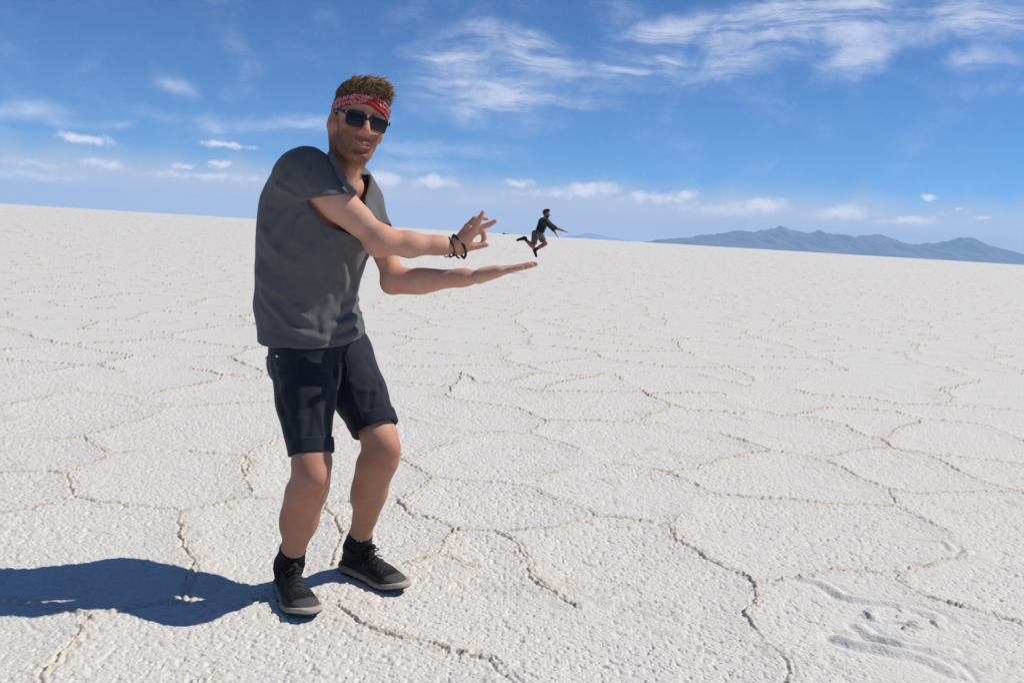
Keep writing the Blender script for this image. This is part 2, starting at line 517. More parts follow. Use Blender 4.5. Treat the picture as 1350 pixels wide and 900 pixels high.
# ------------------------------------------------------------------ salt flat
CRACKS = [
 [(0,678),(43,672),(83,663),(97,655)], [(97,655),(97,637),(90,625),(110,616),(127,610),(145,600)], [(0,624),(33,623),(63,622),(90,625)],
 [(97,655),(103,657),(127,662),(160,665),(200,669),(230,672),(247,675)], [(247,675),(267,670),(300,663),(333,657),(367,659),(433,663),(480,661),(508,658)],
 [(328,600),(328,627),(330,657)], [(247,675),(240,693),(243,717),(252,733),(253,757),(245,777),(243,793)],
 [(-60,800),(0,793),(57,800),(100,807),(123,813)], [(123,813),(150,807),(187,800),(233,793),(267,795),(300,800),(320,797),(360,790)],
 [(123,813),(113,823),(100,847),(80,867),(63,883),(60,902)],
 [(450,800),(467,813),(483,825),(517,837),(557,843),(583,852),(623,863),(647,868),(657,883),(683,900)],
 [(508,658),(527,659),(547,680),(577,685),(600,697),(627,700),(652,700)], [(527,659),(550,647),(573,630)],
 [(500,590),(530,605),(550,617),(573,629),(600,633),(630,635),(667,637),(697,642),(717,652),(737,660),(760,667),(787,681),(817,683),(860,689),(884,693)],
 [(652,700),(690,699),(717,697),(740,695),(767,687),(787,681)], [(717,628),(750,616),(783,610),(817,613),(850,617),(883,623),(900,632)],
 [(600,697),(587,713),(580,732),(557,737),(533,743)], [(580,732),(600,737),(627,747)],
 [(900,632),(920,640),(940,650),(947,653)], [(880,628),(900,620),(933,612),(983,602)], [(947,653),(920,662),(903,677),(884,693)],
 [(884,693),(890,710),(900,716),(920,725),(943,743),(977,758),(997,770)], [(997,770),(1000,787),(982,808),(993,827),(1007,847),(1033,865),(1043,883),(1040,904)],
 [(947,653),(963,653),(1000,658),(1050,660),(1087,665),(1133,667),(1180,668),(1207,680),(1233,693),(1253,710),(1273,718),(1277,732),(1260,738),(1227,745),(1187,755),(1167,755),(1133,752),(1100,750),(1067,760),(1027,767),(997,770)],
 [(1187,755),(1183,765),(1213,782),(1250,795),(1297,808),(1320,815),(1360,824)], [(1277,732),(1300,737),(1343,747),(1390,752)],
 [(1180,668),(1178,657),(1173,645)], [(1020,594),(1067,602),(1100,612),(1133,630),(1173,645),(1217,652),(1260,650),(1310,649),(1370,648)],
 [(1176,591),(1227,602),(1267,622),(1310,640),(1370,662)], [(1230,600),(1284,605),(1313,608),(1360,614)],
 [(500,548),(540,551),(570,561),(630,571),(702,573),(738,583),(774,600),(783,610)], [(510,612),(546,603),(576,591),(630,576)],
 [(594,525),(648,534),(684,539),(720,555),(702,573)], [(720,555),(780,555),(846,555),(900,564),(948,571),(984,583),(1020,594),(1080,603),(1100,612)],
 [(948,606),(984,597),(1020,594)], [(948,606),(965,603),(983,602)], [(594,525),(594,510),(609,492),(630,504),(672,507),(714,517),(780,517),(846,516)],
 [(801,490),(828,504),(852,519),(885,534),(924,542),(978,547),(996,540)], [(885,534),(860,546),(846,553)], [(852,519),(900,519),(954,519),(996,540),(1032,549),(1074,552),(1116,561),(1164,579),(1176,591)],
 [(1176,591),(1230,600)], [(921,493),(984,509),(1038,511),(1074,521),(1146,525),(1188,534),(1230,534),(1272,536),(1360,544)],
 [(1182,543),(1218,553),(1284,558),(1350,582),(1390,590)], [(1032,549),(1100,538),(1182,543)], [(1164,579),(1200,560),(1218,553)], [(1080,603),(1120,596),(1176,591)],
 [(-40,577),(8,578),(55,579),(89,579),(112,576),(135,593),(144,598)], [(144,598),(186,597),(236,595),(287,599),(325,603),(328,620)],
 [(112,576),(135,568),(160,561),(203,550),(224,538)], [(-40,540),(0,537),(34,529),(68,523),(106,517),(156,520),(194,526),(224,537),(270,535),(321,532),(360,531),(430,535),(500,548)],
 [(106,517),(99,504),(97,492),(110,488)], [(-30,489),(13,490),(55,487),(101,490),(144,487),(186,484),(215,483)], [(236,483),(270,489),(296,495),(340,497),(420,500),(500,502),(594,510)],
 [(203,519),(240,511),(270,506),(296,495)], [(325,603),(345,590),(380,575),(430,570),(500,548)], [(110,488),(130,480)], [(215,483),(236,483)],
 [(672,507),(690,494),(720,488)], [(714,517),(760,500),(801,492)], [(1038,511),(1050,498),(1090,490)], [(1230,534),(1240,515),(1290,500)],
 [(433,663),(450,700),(440,745)], [(652,700),(690,730),(700,760),(745,790),(760,800)], [(683,900),(660,920)],
]
MARKS = [  # scuffed rims: polyline, width, height
 ([(1060,764),(1080,768),(1097,776),(1111,786),(1143,791),(1181,796),(1213,804),(1235,812)], .020, .020),
 ([(1134,825),(1148,837),(1190,849),(1223,855),(1253,856)], .018, .016),
 ([(1110,842),(1130,849),(1153,853),(1209,863),(1237,874),(1258,886)], .024, .020),
 ([(1255,872),(1268,882),(1276,893)], .012, .010),
 ([(1199,741),(1232,744),(1262,738),(1276,727)], .016, .012),
 ([(1181,706),(1213,710),(1244,713),(1256,725)], .014, .008),
 ([(735,797),(750,800),(772,797)], .016, .007),
 ([(1140,812),(1160,818),(1190,820),(1228,826)], .014, .010),
 ([(960,718),(985,716),(992,722)], .012, .006), ([(1080,640),(1110,646),(1140,648)], .03, .006), ([(1300,640),(1340,652)], .02, .006)]

def jag(P, n, amp):
    """subdivide a ground polyline, each pass shifting the new points sideways"""
    P = np.asarray(P)
    for _ in range(n):
        mid = (P[:-1] + P[1:]) / 2
        d = P[1:] - P[:-1]; L = np.linalg.norm(d, axis=1)
        perp = np.stack([-d[:, 1], d[:, 0]], 1) / np.maximum(L, 1e-6)[:, None]
        mid = mid + perp * (rng.normal(0, amp, len(mid)) * L)[:, None]
        Q = np.empty((len(P) + len(mid), 2)); Q[0::2] = P; Q[1::2] = mid
        P = Q
    return P

def voronoi_edges(x, y, size):
    gx = x / size; gy = y / size
    ix = np.floor(gx).astype(np.int64); iy = np.floor(gy).astype(np.int64)
    pts = []; best = np.full(x.shape, 1e9); bx = np.zeros(x.shape); by = np.zeros(x.shape)
    for dx in range(-2, 3):
        for dy in range(-2, 3):
            cx = ix + dx; cy = iy + dy
            px = cx + 0.5 + 0.86 * (_T2[cx & 255, cy & 255] - 0.5); py = cy + 0.5 + 0.86 * (_T2[(cx + 91) & 255, (cy + 37) & 255] - 0.5)
            pts.append((px, py))
            d = (gx - px) ** 2 + (gy - py) ** 2
            m = d < best
            best = np.where(m, d, best); bx = np.where(m, px, bx); by = np.where(m, py, by)
    e = np.full(x.shape, 1e9)
    for px, py in pts:
        ex, ey = px - bx, py - by
        L = np.sqrt(ex * ex + ey * ey)
        ok = L > 1e-6
        q = np.where(ok, ((bx + px) / 2 - gx) * ex + ((by + py) / 2 - gy) * ey, 1e9) / np.where(ok, L, 1)
        e = np.minimum(e, q)
    return e * size

def build_ground():
    th_f = np.linspace(-math.radians(36), math.radians(36), NTH)
    th_b = np.linspace(math.radians(36), math.radians(324), 110)[1:-1]
    th = np.concatenate([th_f, th_b])
    r = [0.25, 0.5, 0.9, 1.3, 1.6, 1.8]
    k = CAM_H * FPX * 1024 / PW
    v = k / 1.95
    while v > k / 220:
        r.append(k / v); v -= DV
    while r[-1] < 22000: r.append(r[-1] * 1.10)
    r = np.array(r); NR, NT = len(r), len(th)
    R, T = np.meshgrid(r, th, indexing='ij')
    X = R * np.sin(T); Y = R * np.cos(T)
    near = R < 400
    px, py, zz = project(np.stack([X.ravel(), Y.ravel(), np.zeros(X.size)], 1))
    px = px.reshape(X.shape); py = py.reshape(X.shape); zz = zz.reshape(X.shape)
    traced = (zz > 0) & (py > 494 + 10 * np.sin(px * 0.02)) & (px > -30) & (px < 1380) & (py < 930)
    # distance to the traced cracks
    D = np.full(X.shape, 9.0)
    def stamp(D, P, reach):
        for i in range(len(P) - 1):
            a, b = P[i], P[i + 1]
            rr = [np.hypot(*a), np.hypot(*b)]; tt = [math.atan2(a[0], a[1]), math.atan2(b[0], b[1])]
            m = reach / min(rr)
            i0 = np.searchsorted(r, min(rr) - reach); i1 = np.searchsorted(r, max(rr) + reach)
            j0 = np.searchsorted(th_f, min(tt) - m); j1 = np.searchsorted(th_f, max(tt) + m)
            if i1 <= i0 or j1 <= j0: continue
            x, y = X[i0:i1, j0:j1], Y[i0:i1, j0:j1]
            d = b - a; L2 = d @ d + 1e-9
            t = np.clip(((x - a[0]) * d[0] + (y - a[1]) * d[1]) / L2, 0, 1)
            q = np.hypot(x - a[0] - t * d[0], y - a[1] - t * d[1])
            D[i0:i1, j0:j1] = np.minimum(D[i0:i1, j0:j1], q)
    for poly in CRACKS:
        P = np.array([gnd(*p)[:2] for p in poly])
        stamp(D, jag(P, 5, 0.065), 0.12)
    H = np.zeros(X.shape); ridge = np.zeros(X.shape)
    wx = X + 0.35 * (fbm2(X * 0.9, Y * 0.9, 4) - 0.5) + 0.10 * (fbm2(X * 5, Y * 5, 3) - 0.5)
    wy = Y + 0.35 * (fbm2(X * 0.9 + 50, Y * 0.9 + 9, 4) - 0.5) + 0.10 * (fbm2(X * 5 + 31, Y * 5 + 7, 3) - 0.5)
    V = np.full(X.shape, 9.0)
    V[near] = voronoi_edges(wx[near], wy[near], 1.1)
    E = np.where(traced, D, V)
    lump = noise2(X * 75 + 3, Y * 75) * 0.6 + noise2(X * 150, Y * 150 + 8) * 0.4; lump = lump * sstep(0.15, 0.5, lump) * 1.15
    brk = fbm2(X * 2.3 + 11, Y * 2.3, 3)
    present = np.where(traced, sstep(0.24, 0.46, brk), sstep(0.22, 0.42, brk))
    w = 0.006 + 0.0065 * noise2(X * 7, Y * 7 + 40)
    core = np.clip(1 - (E / w) ** 2, 0, 1)
    hgt = (0.002 + 0.0048 * noise2(X * 3.1 + 5, Y * 3.1)) * (1 + 2.4 * sstep(4, 9, R))
    H += present * core * hgt * (0.25 + 1.1 * lump)
    crb = present * sstep(0.56, 0.80, noise2(X * 66 + 21, Y * 66 + 5)) * np.exp(-(E / 0.024) ** 2) * sstep(16, 6, R)
    H += 0.0060 * crb * (0.5 + noise2(X * 5, Y * 5 + 2))
    # thin crack beside the crust
    H -= present * 0.006 * np.exp(-((E - w * 1.15) / 0.006) ** 2) * noise2(X * 9 + 70, Y * 9)
    ridge = present * np.clip(1.3 - (E / (w * 1.35)) ** 2, 0, 1) * (0.15 + 0.95 * noise2(X * 26 + 4, Y * 26) )
    halo = present * np.exp(-(E / 0.06) ** 2) * fbm2(X * 8, Y * 8 + 77, 3)
    ridge = np.maximum(ridge, 0.85 * crb * noise2(X * 31, Y * 31 + 6))
    ridge = np.clip(ridge * (1 + 1.0 * sstep(4, 9, R)) + 0.22 * halo, 0, 1)
    # plates dish a little towards the middle
    H += 0.006 * np.exp(-(E / 0.10) ** 2)
    # scuffed rims
    soft = np.zeros(X.shape)
    for poly, ww, hh in MARKS:
        P = np.array([gnd(*p)[:2] for p in poly]); Dm = np.full(X.shape, 9.0)
        stamp(Dm, jag(P, 3, 0.05), 0.25)
        s = sstep(0.15, 0.0, Dm)
        hh = hh * 0.48 * (0.4 + 1.2 * fbm2(X * 6 + 2, Y * 6 + 9, 3)); H += hh * np.exp(-(Dm / ww) ** 2) * (0.55 + 0.6 * noise2(X * 18, Y * 18))
        H -= hh * 0.55 * np.exp(-((Dm - ww * 1.9) / (ww * 0.8)) ** 2)
        soft = np.maximum(soft, s)
    P = np.array([gnd(*p)[:2] for p in [(1200, 880), (1230, 880), (1255, 886)]]); Dm = np.full(X.shape, 9.0)
    stamp(Dm, P, 0.3); soft = np.maximum(soft, sstep(0.22, 0.05, Dm))
    P = np.array([gnd(*p)[:2] for p in [(1145, 812), (1185, 806), (1232, 822), (1190, 828)]]); Dm = np.full(X.shape, 9.0)
    stamp(Dm, P, 0.2)
    crumb = sstep(0.06, 0.0, Dm) * sstep(0.5, 0.75, noise2(X * 40 + 9, Y * 40))
    H += 0.012 * crumb; ridge = np.maximum(ridge, 0.8 * crumb * noise2(X * 25, Y * 25))
    # small tan clots away from the cracks
    clot = sstep(0.66, 0.80, fbm2(X * 5.5 + 200, Y * 5.5, 4)) * near
    ridge = np.maximum(ridge, 0.30 * clot); H += 0.004 * clot
    # granular crust with small pits
    fade = sstep(14, 5, R)
    g1 = noise2(X * 46, Y * 46 + 3); g2 = noise2(X * 95 + 9, Y * 95); g3 = fbm2(X * 12 + 1, Y * 12 + 6, 3)
    pit = sstep(0.66, 0.90, noise2(X * 52 + 17, Y * 52 + 90)) + 0.8 * sstep(0.66, 0.92, noise2(X * 95 + 60, Y * 95))
    gran = 0.0016 * (g1 - 0.5) + 0.0022 * (g2 - 0.5) + 0.003 * (g3 - 0.5) - 0.0036 * pit * (0.4 + 1.2 * fbm2(X * 1.7 + 8, Y * 1.7 + 3, 3))
    H += fade * gran * (1 - 0.75 * soft)
    H += 0.010 * (fbm2(X * 1.2, Y * 1.2, 3) - 0.5) * sstep(60, 20, R)
    H[~near] = 0
    V3 = np.stack([X.ravel(), Y.ravel(), H.ravel()], 1)
    i = np.arange(NR - 1)[:, None] * NT; j = np.arange(NT)[None, :]; jn = (j + 1) % NT
    Q = np.stack([(i + j).ravel(), (i + jn).ravel(), (i + NT + jn).ravel(), (i + NT + j).ravel()], 1)[:, ::-1]
    c = len(V3); V3 = np.concatenate([V3, [[0, 0, 0]]])
    jj = np.arange(NT); cap = np.stack([jj, (jj + 1) % NT, np.full(NT, c), np.full(NT, c)], 1)[:, ::-1]
    cap = cap[:, [0, 1, 2, 3]]
    rd = np.concatenate([ridge.ravel(), [0]])
    def shade(nb, b):
        p = nb.pos()
        rdg = nb.attr('ridge', 'Fac')
        big = nb.noise(p, 0.35, 5, 0.6); mid = nb.noise(p, 6.0, 5, 0.6); fin = nb.noise(p, 140.0, 4, 0.7)
        base = nb.mix(nb.ss(mid, 0.3, 0.72), rgb(0.650, 0.618, 0.560), rgb(0.620, 0.602, 0.565))
        base = nb.mix(nb.m('MULTIPLY', nb.ss(big, 0.4, 0.7), 0.35), base, rgb(0.64, 0.628, 0.605))
        base = nb.mix(nb.ss(fin, 0.25, 0.6, 0.22, 0.0), base, rgb(0.47, 0.47, 0.485))
        tan = nb.mix(nb.ss(nb.noise(p, 70.0, 3, 0.6), 0.3, 0.65), rgb(0.38, 0.30, 0.225), rgb(0.60, 0.53, 0.445))
        base = nb.mix(nb.m('MULTIPLY', rdg, 0.85), base, tan)
        nb.l.new(base, b.inputs['Base Color'])
        h1 = nb.noise(p, 95.0, 7, 0.75); h2 = nb.vor(p, 85.0)
        h = nb.m('ADD', nb.m('MULTIPLY', h1, 1.0), nb.m('MULTIPLY', nb.ss(h2, 0.1, 0.7), 0.55))
        nb.l.new(nb.bump(h, 0.36, 0.008), b.inputs['Normal'])
    m = mat('salt_crust', rough=0.85, spec=0.2, fn=shade)
    o = make_mesh('ground', V3, np.concatenate([Q]), m, attrs={'ridge': rd})
    tag(o, kind='structure')
    return o
ground = build_ground()

# ------------------------------------------------------------------ far mountains
def mountain(name, dist, depth, line, label, col):
    """range of hills whose skyline follows (photo x, pixels above the horizon), with real slopes in front and behind"""
    xs = np.array([p[0] for p in line], float); hs = np.array([p[1] for p in line], float)
    n, m = 420, 46
    u = np.linspace(xs[0], xs[-1], n)
    V = np.zeros((m, n, 3))
    pts = np.array([at(x, 308.5 + (x - 675) * 0.06, dist) for x in u])
    top = np.interp(u, xs, hs) / FPX * dist * (1 + 0.16 * (fbm2(u * 0.20 + 9, u * 0 + dist * 0.01, 4) - 0.5))
    s = np.sort(np.append(np.linspace(-1, 1, m - 1), 0.0))
    for i, t in enumerate(s):
        yy = t * depth
        q = pts[:, 0] / FPX * 0 + pts[:, 0]
        prof = (1 - abs(t)) ** 1.3
        rug = fbm2(u * 0.055 + 3 * t, np.full(n, t * 5.5 + dist * 0.001), 5) - 0.5
        gul = np.abs(noise2(u * 0.13 + 6 * t, np.full(n, t * 2.0)) - 0.5) * 2
        h = top * np.minimum(prof * (1 + (1.6 * rug + 0.7 * (gul - 0.5)) * (1 - prof)), 0.5 + 0.5 * prof) + (rug * 0.06) * top * (abs(t) > 0.05)
        V[i, :, 0] = q * (1 + 0.0 * t); V[i, :, 1] = dist + yy; V[i, :, 2] = np.maximum(h, 0) - 1.5
    V = V.reshape(-1, 3)
    i = np.arange(m - 1)[:, None] * n; j = np.arange(n - 1)[None, :]
    Q = np.stack([(i + j).ravel(), (i + j + 1).ravel(), (i + n + j + 1).ravel(), (i + n + j).ravel()], 1)
    o = make_mesh(name, V, Q, mountain_mat(col))
    tag(o, label, kind='structure')
    return o

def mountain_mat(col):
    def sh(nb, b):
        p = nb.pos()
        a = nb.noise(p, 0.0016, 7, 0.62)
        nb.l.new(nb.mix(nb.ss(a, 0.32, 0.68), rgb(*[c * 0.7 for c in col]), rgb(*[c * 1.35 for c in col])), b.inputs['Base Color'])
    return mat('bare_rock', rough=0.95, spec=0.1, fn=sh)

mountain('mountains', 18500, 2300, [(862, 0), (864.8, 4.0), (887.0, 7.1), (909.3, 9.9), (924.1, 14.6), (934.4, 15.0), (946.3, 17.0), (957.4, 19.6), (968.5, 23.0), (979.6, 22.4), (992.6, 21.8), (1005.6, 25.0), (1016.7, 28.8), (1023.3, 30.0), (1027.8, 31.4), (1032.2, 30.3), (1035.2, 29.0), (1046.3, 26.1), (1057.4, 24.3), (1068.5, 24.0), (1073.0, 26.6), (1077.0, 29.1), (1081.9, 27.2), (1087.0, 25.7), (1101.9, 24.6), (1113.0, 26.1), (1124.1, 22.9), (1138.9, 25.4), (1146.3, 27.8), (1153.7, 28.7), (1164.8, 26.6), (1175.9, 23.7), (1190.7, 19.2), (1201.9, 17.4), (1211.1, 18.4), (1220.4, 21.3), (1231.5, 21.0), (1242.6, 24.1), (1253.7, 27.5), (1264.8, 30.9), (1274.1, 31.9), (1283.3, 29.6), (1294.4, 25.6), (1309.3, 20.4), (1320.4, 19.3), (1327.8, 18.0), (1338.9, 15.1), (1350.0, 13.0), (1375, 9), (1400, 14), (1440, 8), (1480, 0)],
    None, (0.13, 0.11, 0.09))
mountain('mountains', 22800, 1300, [(738, 0), (750, 2), (762, 4), (774, 7), (784, 7.5), (792, 6), (805, 3.5), (822, 1.5), (838, 0)], None, (0.30, 0.32, 0.36))  # pale bluish base colour stands in for haze over this farther hill

# ------------------------------------------------------------------ air
def build_haze():
    bx, by0, by1, z0, z1 = 25500, -25500, 25500, -2.6, 570
    V = np.array([(x, y, z) for x in (-bx, bx) for y in (by0, by1) for z in (z0, z1)], float)
    F = [(0, 1, 3, 2), (4, 6, 7, 5), (0, 4, 5, 1), (2, 3, 7, 6), (0, 2, 6, 4), (1, 5, 7, 3)]
    m = bpy.data.materials.new('pale_air'); m.use_nodes = True
    t = m.node_tree; t.nodes.clear()
    o = t.nodes.new('ShaderNodeOutputMaterial'); v = t.nodes.new('ShaderNodeVolumePrincipled')
    v.inputs['Color'].default_value = rgb(*HAZE_COL)
    v.inputs['Density'].default_value = HAZE_D
    v.inputs['Anisotropy'].default_value = 0.0
    t.links.new(v.outputs[0], o.inputs['Volume'])
    ob = make_mesh('haze', V, F, m, smooth=False)
    tag(ob, kind='stuff')
    return ob
if HAZE_D > 0: build_haze()
# ------------------------------------------------------------------ materials for the people
def skin_mat(name, mul=(1, 1, 1)):
    def sh(nb, b):
        p = nb.pos()
        c = nb.attr('tint')
        a = nb.noise(p, 18.0, 4, 0.6); q = nb.noise(p, 210.0, 3, 0.6)
        c = nb.mix(nb.ss(a, 0.35, 0.65, 0.0, 0.5), c, nb.mix(1.0, c, rgb(0.95, 0.70, 0.64), 'MULTIPLY'))
        c = nb.mix(nb.ss(q, 0.3, 0.75, 0.0, 0.35), c, nb.mix(1.0, c, rgb(0.80, 0.70, 0.66), 'MULTIPLY'))
        mole = nb.vor(p, 13.0)
        c = nb.mix(nb.ss(mole, 0.018, 0.034, 0.55, 0.0), c, rgb(0.12, 0.05, 0.035))
        c = nb.mix(1.0, c, rgb(*mul), 'MULTIPLY')
        nb.l.new(c, b.inputs['Base Color'])
        b.inputs['Subsurface Weight'].default_value = 0.10
        b.inputs['Subsurface Radius'].default_value = (0.012, 0.005, 0.003)
        b.inputs['Subsurface Scale'].default_value = 0.6
        nb.l.new(nb.bump(nb.m('ADD', nb.noise(p, 420.0, 3, 0.6), nb.m('MULTIPLY', nb.noise(p, 38.0, 4, 0.55), 1.6)), 0.35, 0.0035), b.inputs['Normal'])
    return mat(name, rough=0.6, spec=0.28, fn=sh)

def cloth_mat(name, c0, c1, scale=900.0, bump=0.25, rough=0.9, wear=0.25, sheen=0.15):
    def sh(nb, b):
        p = nb.pos()
        w = nb.noise(nb.map(p, sc=(1, 1, 1.6)), scale, 2, 0.6)
        a = nb.noise(p, 9.0, 5, 0.62)
        c = nb.mix(nb.ss(w, 0.25, 0.75), rgb(*c0), rgb(*c1))
        c = nb.mix(nb.ss(a, 0.3, 0.75, 0.0, wear), c, rgb(*[min(1, v * 1.7) for v in c1]))
        nb.l.new(c, b.inputs['Base Color'])
        b.inputs['Sheen Weight'].default_value = sheen; b.inputs['Sheen Roughness'].default_value = 0.5
        wr = nb.noise(nb.map(p, rot=(0.3, 0.5, 0.2), sc=(1, 1, 0.55)), 26.0, 4, 0.55, 0.6)
        h = nb.m('ADD', nb.m('MULTIPLY', w, 0.12), nb.m('MULTIPLY', wr, 1.0))
        nb.l.new(nb.bump(h, bump, 0.012), b.inputs['Normal'])
    return mat(name, rough=rough, spec=0.15, fn=sh)

SKIN = skin_mat('sunburnt_skin')
SKIN_D = skin_mat('tanned_skin', (0.55, 0.5, 0.46))
COTTON = cloth_mat('charcoal_cotton', (0.068, 0.067, 0.072), (0.106, 0.105, 0.111), wear=0.25)
DENIM = cloth_mat('navy_black_twill', (0.007, 0.0095, 0.016), (0.012, 0.016, 0.027), scale=700, bump=0.3, rough=0.8, wear=0.25)
SOCK = cloth_mat('black_knit', (0.006, 0.006, 0.007), (0.011, 0.011, 0.012), scale=500, bump=0.3, wear=0.1)

S = HI                                        # voxel size of the body
# ------------------------------------------------------------------ posture of the man
CHF = nrm([0.80, -0.60, 0]); CHL = nrm([0.60, 0.80, 0])          # chest: forward, his left
PEF = nrm([0.76, -0.65, 0]); PEL = nrm([0.65, 0.76, 0])
hipR, hipL = at(404, 462, 2.88), at(450, 462, 3.02)
kneR, kneL = at(412, 627, 2.64), at(505, 589, 2.84)
shoR, shoL = at(397, 229, 2.77), at(480, 265, 3.00)
elbR, elbL = at(502, 317, 2.78), at(521, 370, 2.91)
wriR, wriL = at(598, 325, 2.88), at(630, 365, 2.812)
neck0 = at(445, 236, 2.89)
# head frame: his left, face direction, up
HA = math.radians(25)
fh = nrm([math.sin(HA), -math.cos(HA), -0.02])
up0 = nrm([0.165, 0.03, 1.0])
lh = nrm(np.cross(fh, up0)); lh = -lh if lh[0] < 0 else lh
uh = np.cross(lh, fh); uh = uh if uh[2] > 0 else -uh
HEAD = Frame(at(472, 164, 2.83), lh, fh, uh)

# feet
def foot_frame(heel_px, toe_px):
    h, t = gnd(*heel_px), gnd(*toe_px)
    f = nrm(t - h); l = np.array([-f[1], f[0], 0])
    return Frame([h[0], h[1], 0.004], f, l, (0, 0, 1))
FR = foot_frame((373, 772), (406, 820)); FL = foot_frame((452, 751), (527, 778))
ankR, ankL = FR.w((0.062, 0, 0.088)), FL.w((0.062, 0, 0.088))

body = Vol((-0.98, 2.48, -0.01), (0.14, 3.36, 1.68), S)

def leg(hip, kne, ank, fr, side):
    ax = nrm(kne - hip); bk = -nrm(fr.M[:, 0] * 0.8 + PEF * 0.2)        # backwards
    body.add(rcone(hip, hip + (kne - hip) * 0.5, 0.068, 0.056), 0.03)
    body.add(rcone(hip + (kne - hip) * 0.5, kne - ax * 0.03, 0.056, 0.049), 0.03)
    sh = nrm(ank - kne); L = np.linalg.norm(ank - kne)
    fw = -bk
    # knee: cap, flanks, tendons
    body.add(rcone(kne - ax * 0.04, kne + sh * 0.045, 0.0535, 0.050), 0.03)
    body.add(ball(kne + fw * 0.018 + sh * 0.0, 0.043), 0.025)
    body.add(ball(kne + fw * 0.020 + sh * 0.055, 0.034), 0.03)
    body.add(ball(kne - ax * 0.055 + fw * 0.016 + fr.M[:, 1] * 0.018, 0.028), 0.03)
    body.add(ball(kne - ax * 0.055 + fw * 0.016 - fr.M[:, 1] * 0.018, 0.028), 0.03)
    # shin and calf
    body.add(rcone(kne + sh * 0.04, kne + sh * 0.18 + bk * 0.006, 0.050, 0.049), 0.03)
    body.add(rcone(kne + sh * 0.18 + bk * 0.006, ank + sh * -0.05, 0.049, 0.0335), 0.03)
    body.add(rcone(ank - sh * 0.06, ank, 0.0325, 0.030), 0.02)
    lat = fr.M[:, 1]
    body.add(rcone(kne + sh * 0.075 + bk * 0.022 + lat * 0.014, kne + sh * 0.19 + bk * 0.020 + lat * 0.014, 0.037, 0.028), 0.04)
    body.add(rcone(kne + sh * 0.075 + bk * 0.022 - lat * 0.016, kne + sh * 0.20 + bk * 0.020 - lat * 0.014, 0.038, 0.028), 0.04)
    body.add(rcone(kne + sh * 0.05 + fw * 0.020, kne + sh * 0.28 + fw * 0.014, 0.026, 0.020), 0.03)
    for s in (-1, 1):
        body.add(ball(ank + lat * s * 0.022, 0.013), 0.012)
    # foot inside the shoe
    body.add(rcone(ank, fr.w((0.05, 0, 0.05)), 0.029, 0.026), 0.01)
    body.add(rcone(fr.w((0.05, 0, 0.05)), fr.w((0.21, 0, 0.036)), 0.024, 0.016), 0.01)
thiR, thiL = hipR + np.array([-0.022, 0.030, -0.01]), hipL + np.array([0.012, -0.02, -0.02])
leg(thiR, kneR, ankR, FR, 1); leg(thiL, kneL, ankL, FL, -1)

# torso (under the shirt)
T_ST = [(at(424, 470, 2.95), 0.10, 0.140), (at(414, 420, 2.93), 0.10, 0.135), (at(412, 360, 2.92), 0.10, 0.135), (at(420, 300, 2.90), 0.11, 0.150), (at(432, 255, 2.89), 0.09, 0.14)]
for i in range(len(T_ST) - 1):
    (a, f0, l0), (b, f1, l1) = T_ST[i], T_ST[i + 1]
    body.add(econe(a, b, (f0, l0), (f1, l1), CHF), 0.05)
body.add(rcone(shoR, neck0 - [0, 0, 0.02], 0.044, 0.048), 0.04)
body.add(rcone(shoL, neck0 - [0, 0, 0.02], 0.038, 0.048), 0.04)
# collar bones and breastbone seen in the neck opening
body.add(rcone(at(453, 243, 2.845), at(441, 233, 2.83), 0.012, 0.012), 0.03)
body.add(rcone(at(457, 244, 2.845), at(470, 248, 2.88), 0.012, 0.012), 0.03)

# neck
nk1 = HEAD.w((0, -0.030, -0.035))
body.add(rcone(neck0 - [0, 0, 0.02], nk1, 0.060, 0.053), 0.03)
body.add(rcone(HEAD.w((-0.062, -0.03, -0.03)), at(449, 236, 2.815), 0.020, 0.014), 0.03)
body.add(rcone(HEAD.w((0.062, -0.03, -0.03)), at(459, 238, 2.830), 0.020, 0.014), 0.03)
body.add(ball(HEAD.w((0, 0.022, -0.135)), 0.018), 0.03)

# head
def E(c, r, k=0.012, **kw): body.add(ell(HEAD, c, r, **kw), k)
def C(a, b, ra, rb, k=0.012): body.add(lc(HEAD, a, b, ra, rb), k)
E((0, -0.014, 0.034), (0.0755, 0.096, 0.090))
E((0, 0.030, 0.045), (0.066, 0.062, 0.058), 0.03)
E((0, 0.028, -0.028), (0.0550, 0.062, 0.072), 0.02)
C((-0.045, 0.000, -0.056), (-0.014, 0.066, -0.096), 0.0155, 0.0155, 0.018)
C((0.045, 0.000, -0.056), (0.014, 0.066, -0.096), 0.0155, 0.0155, 0.018)
C((-0.052, -0.006, -0.01), (-0.046, -0.002, -0.056), 0.015, 0.016, 0.025)
C((0.052, -0.006, -0.01), (0.046, -0.002, -0.056), 0.015, 0.016, 0.025)
C((-0.012, 0.077, -0.098), (0.012, 0.077, -0.098), 0.0165, 0.0165, 0.018)
E((0, 0.036, -0.088), (0.045, 0.045, 0.024), 0.03)
for s in (-1, 1):
    E((s * 0.044, 0.062, -0.022), (0.021, 0.019, 0.017), 0.02)            # cheekbone
    E((s * 0.033, 0.069, -0.046), (0.017, 0.017, 0.018), 0.018)            # smiling cheek
    C((s * 0.012, 0.084, 0.022), (s * 0.048, 0.072, 0.024), 0.0125, 0.010, 0.014)  # brow
    body.cut(ell(HEAD, (s * 0.033, 0.099, 0.000), (0.019, 0.020, 0.014)), 0.016)
    E((s * 0.032, 0.072, 0.000), (0.0135, 0.0135, 0.0125), 0.003)
    C((s * 0.020, 0.081, 0.007), (s * 0.046, 0.075, 0.006), 0.0048, 0.0045, 0.006)
    C((s * 0.020, 0.081, -0.007), (s * 0.046, 0.075, -0.008), 0.0045, 0.0045, 0.006)
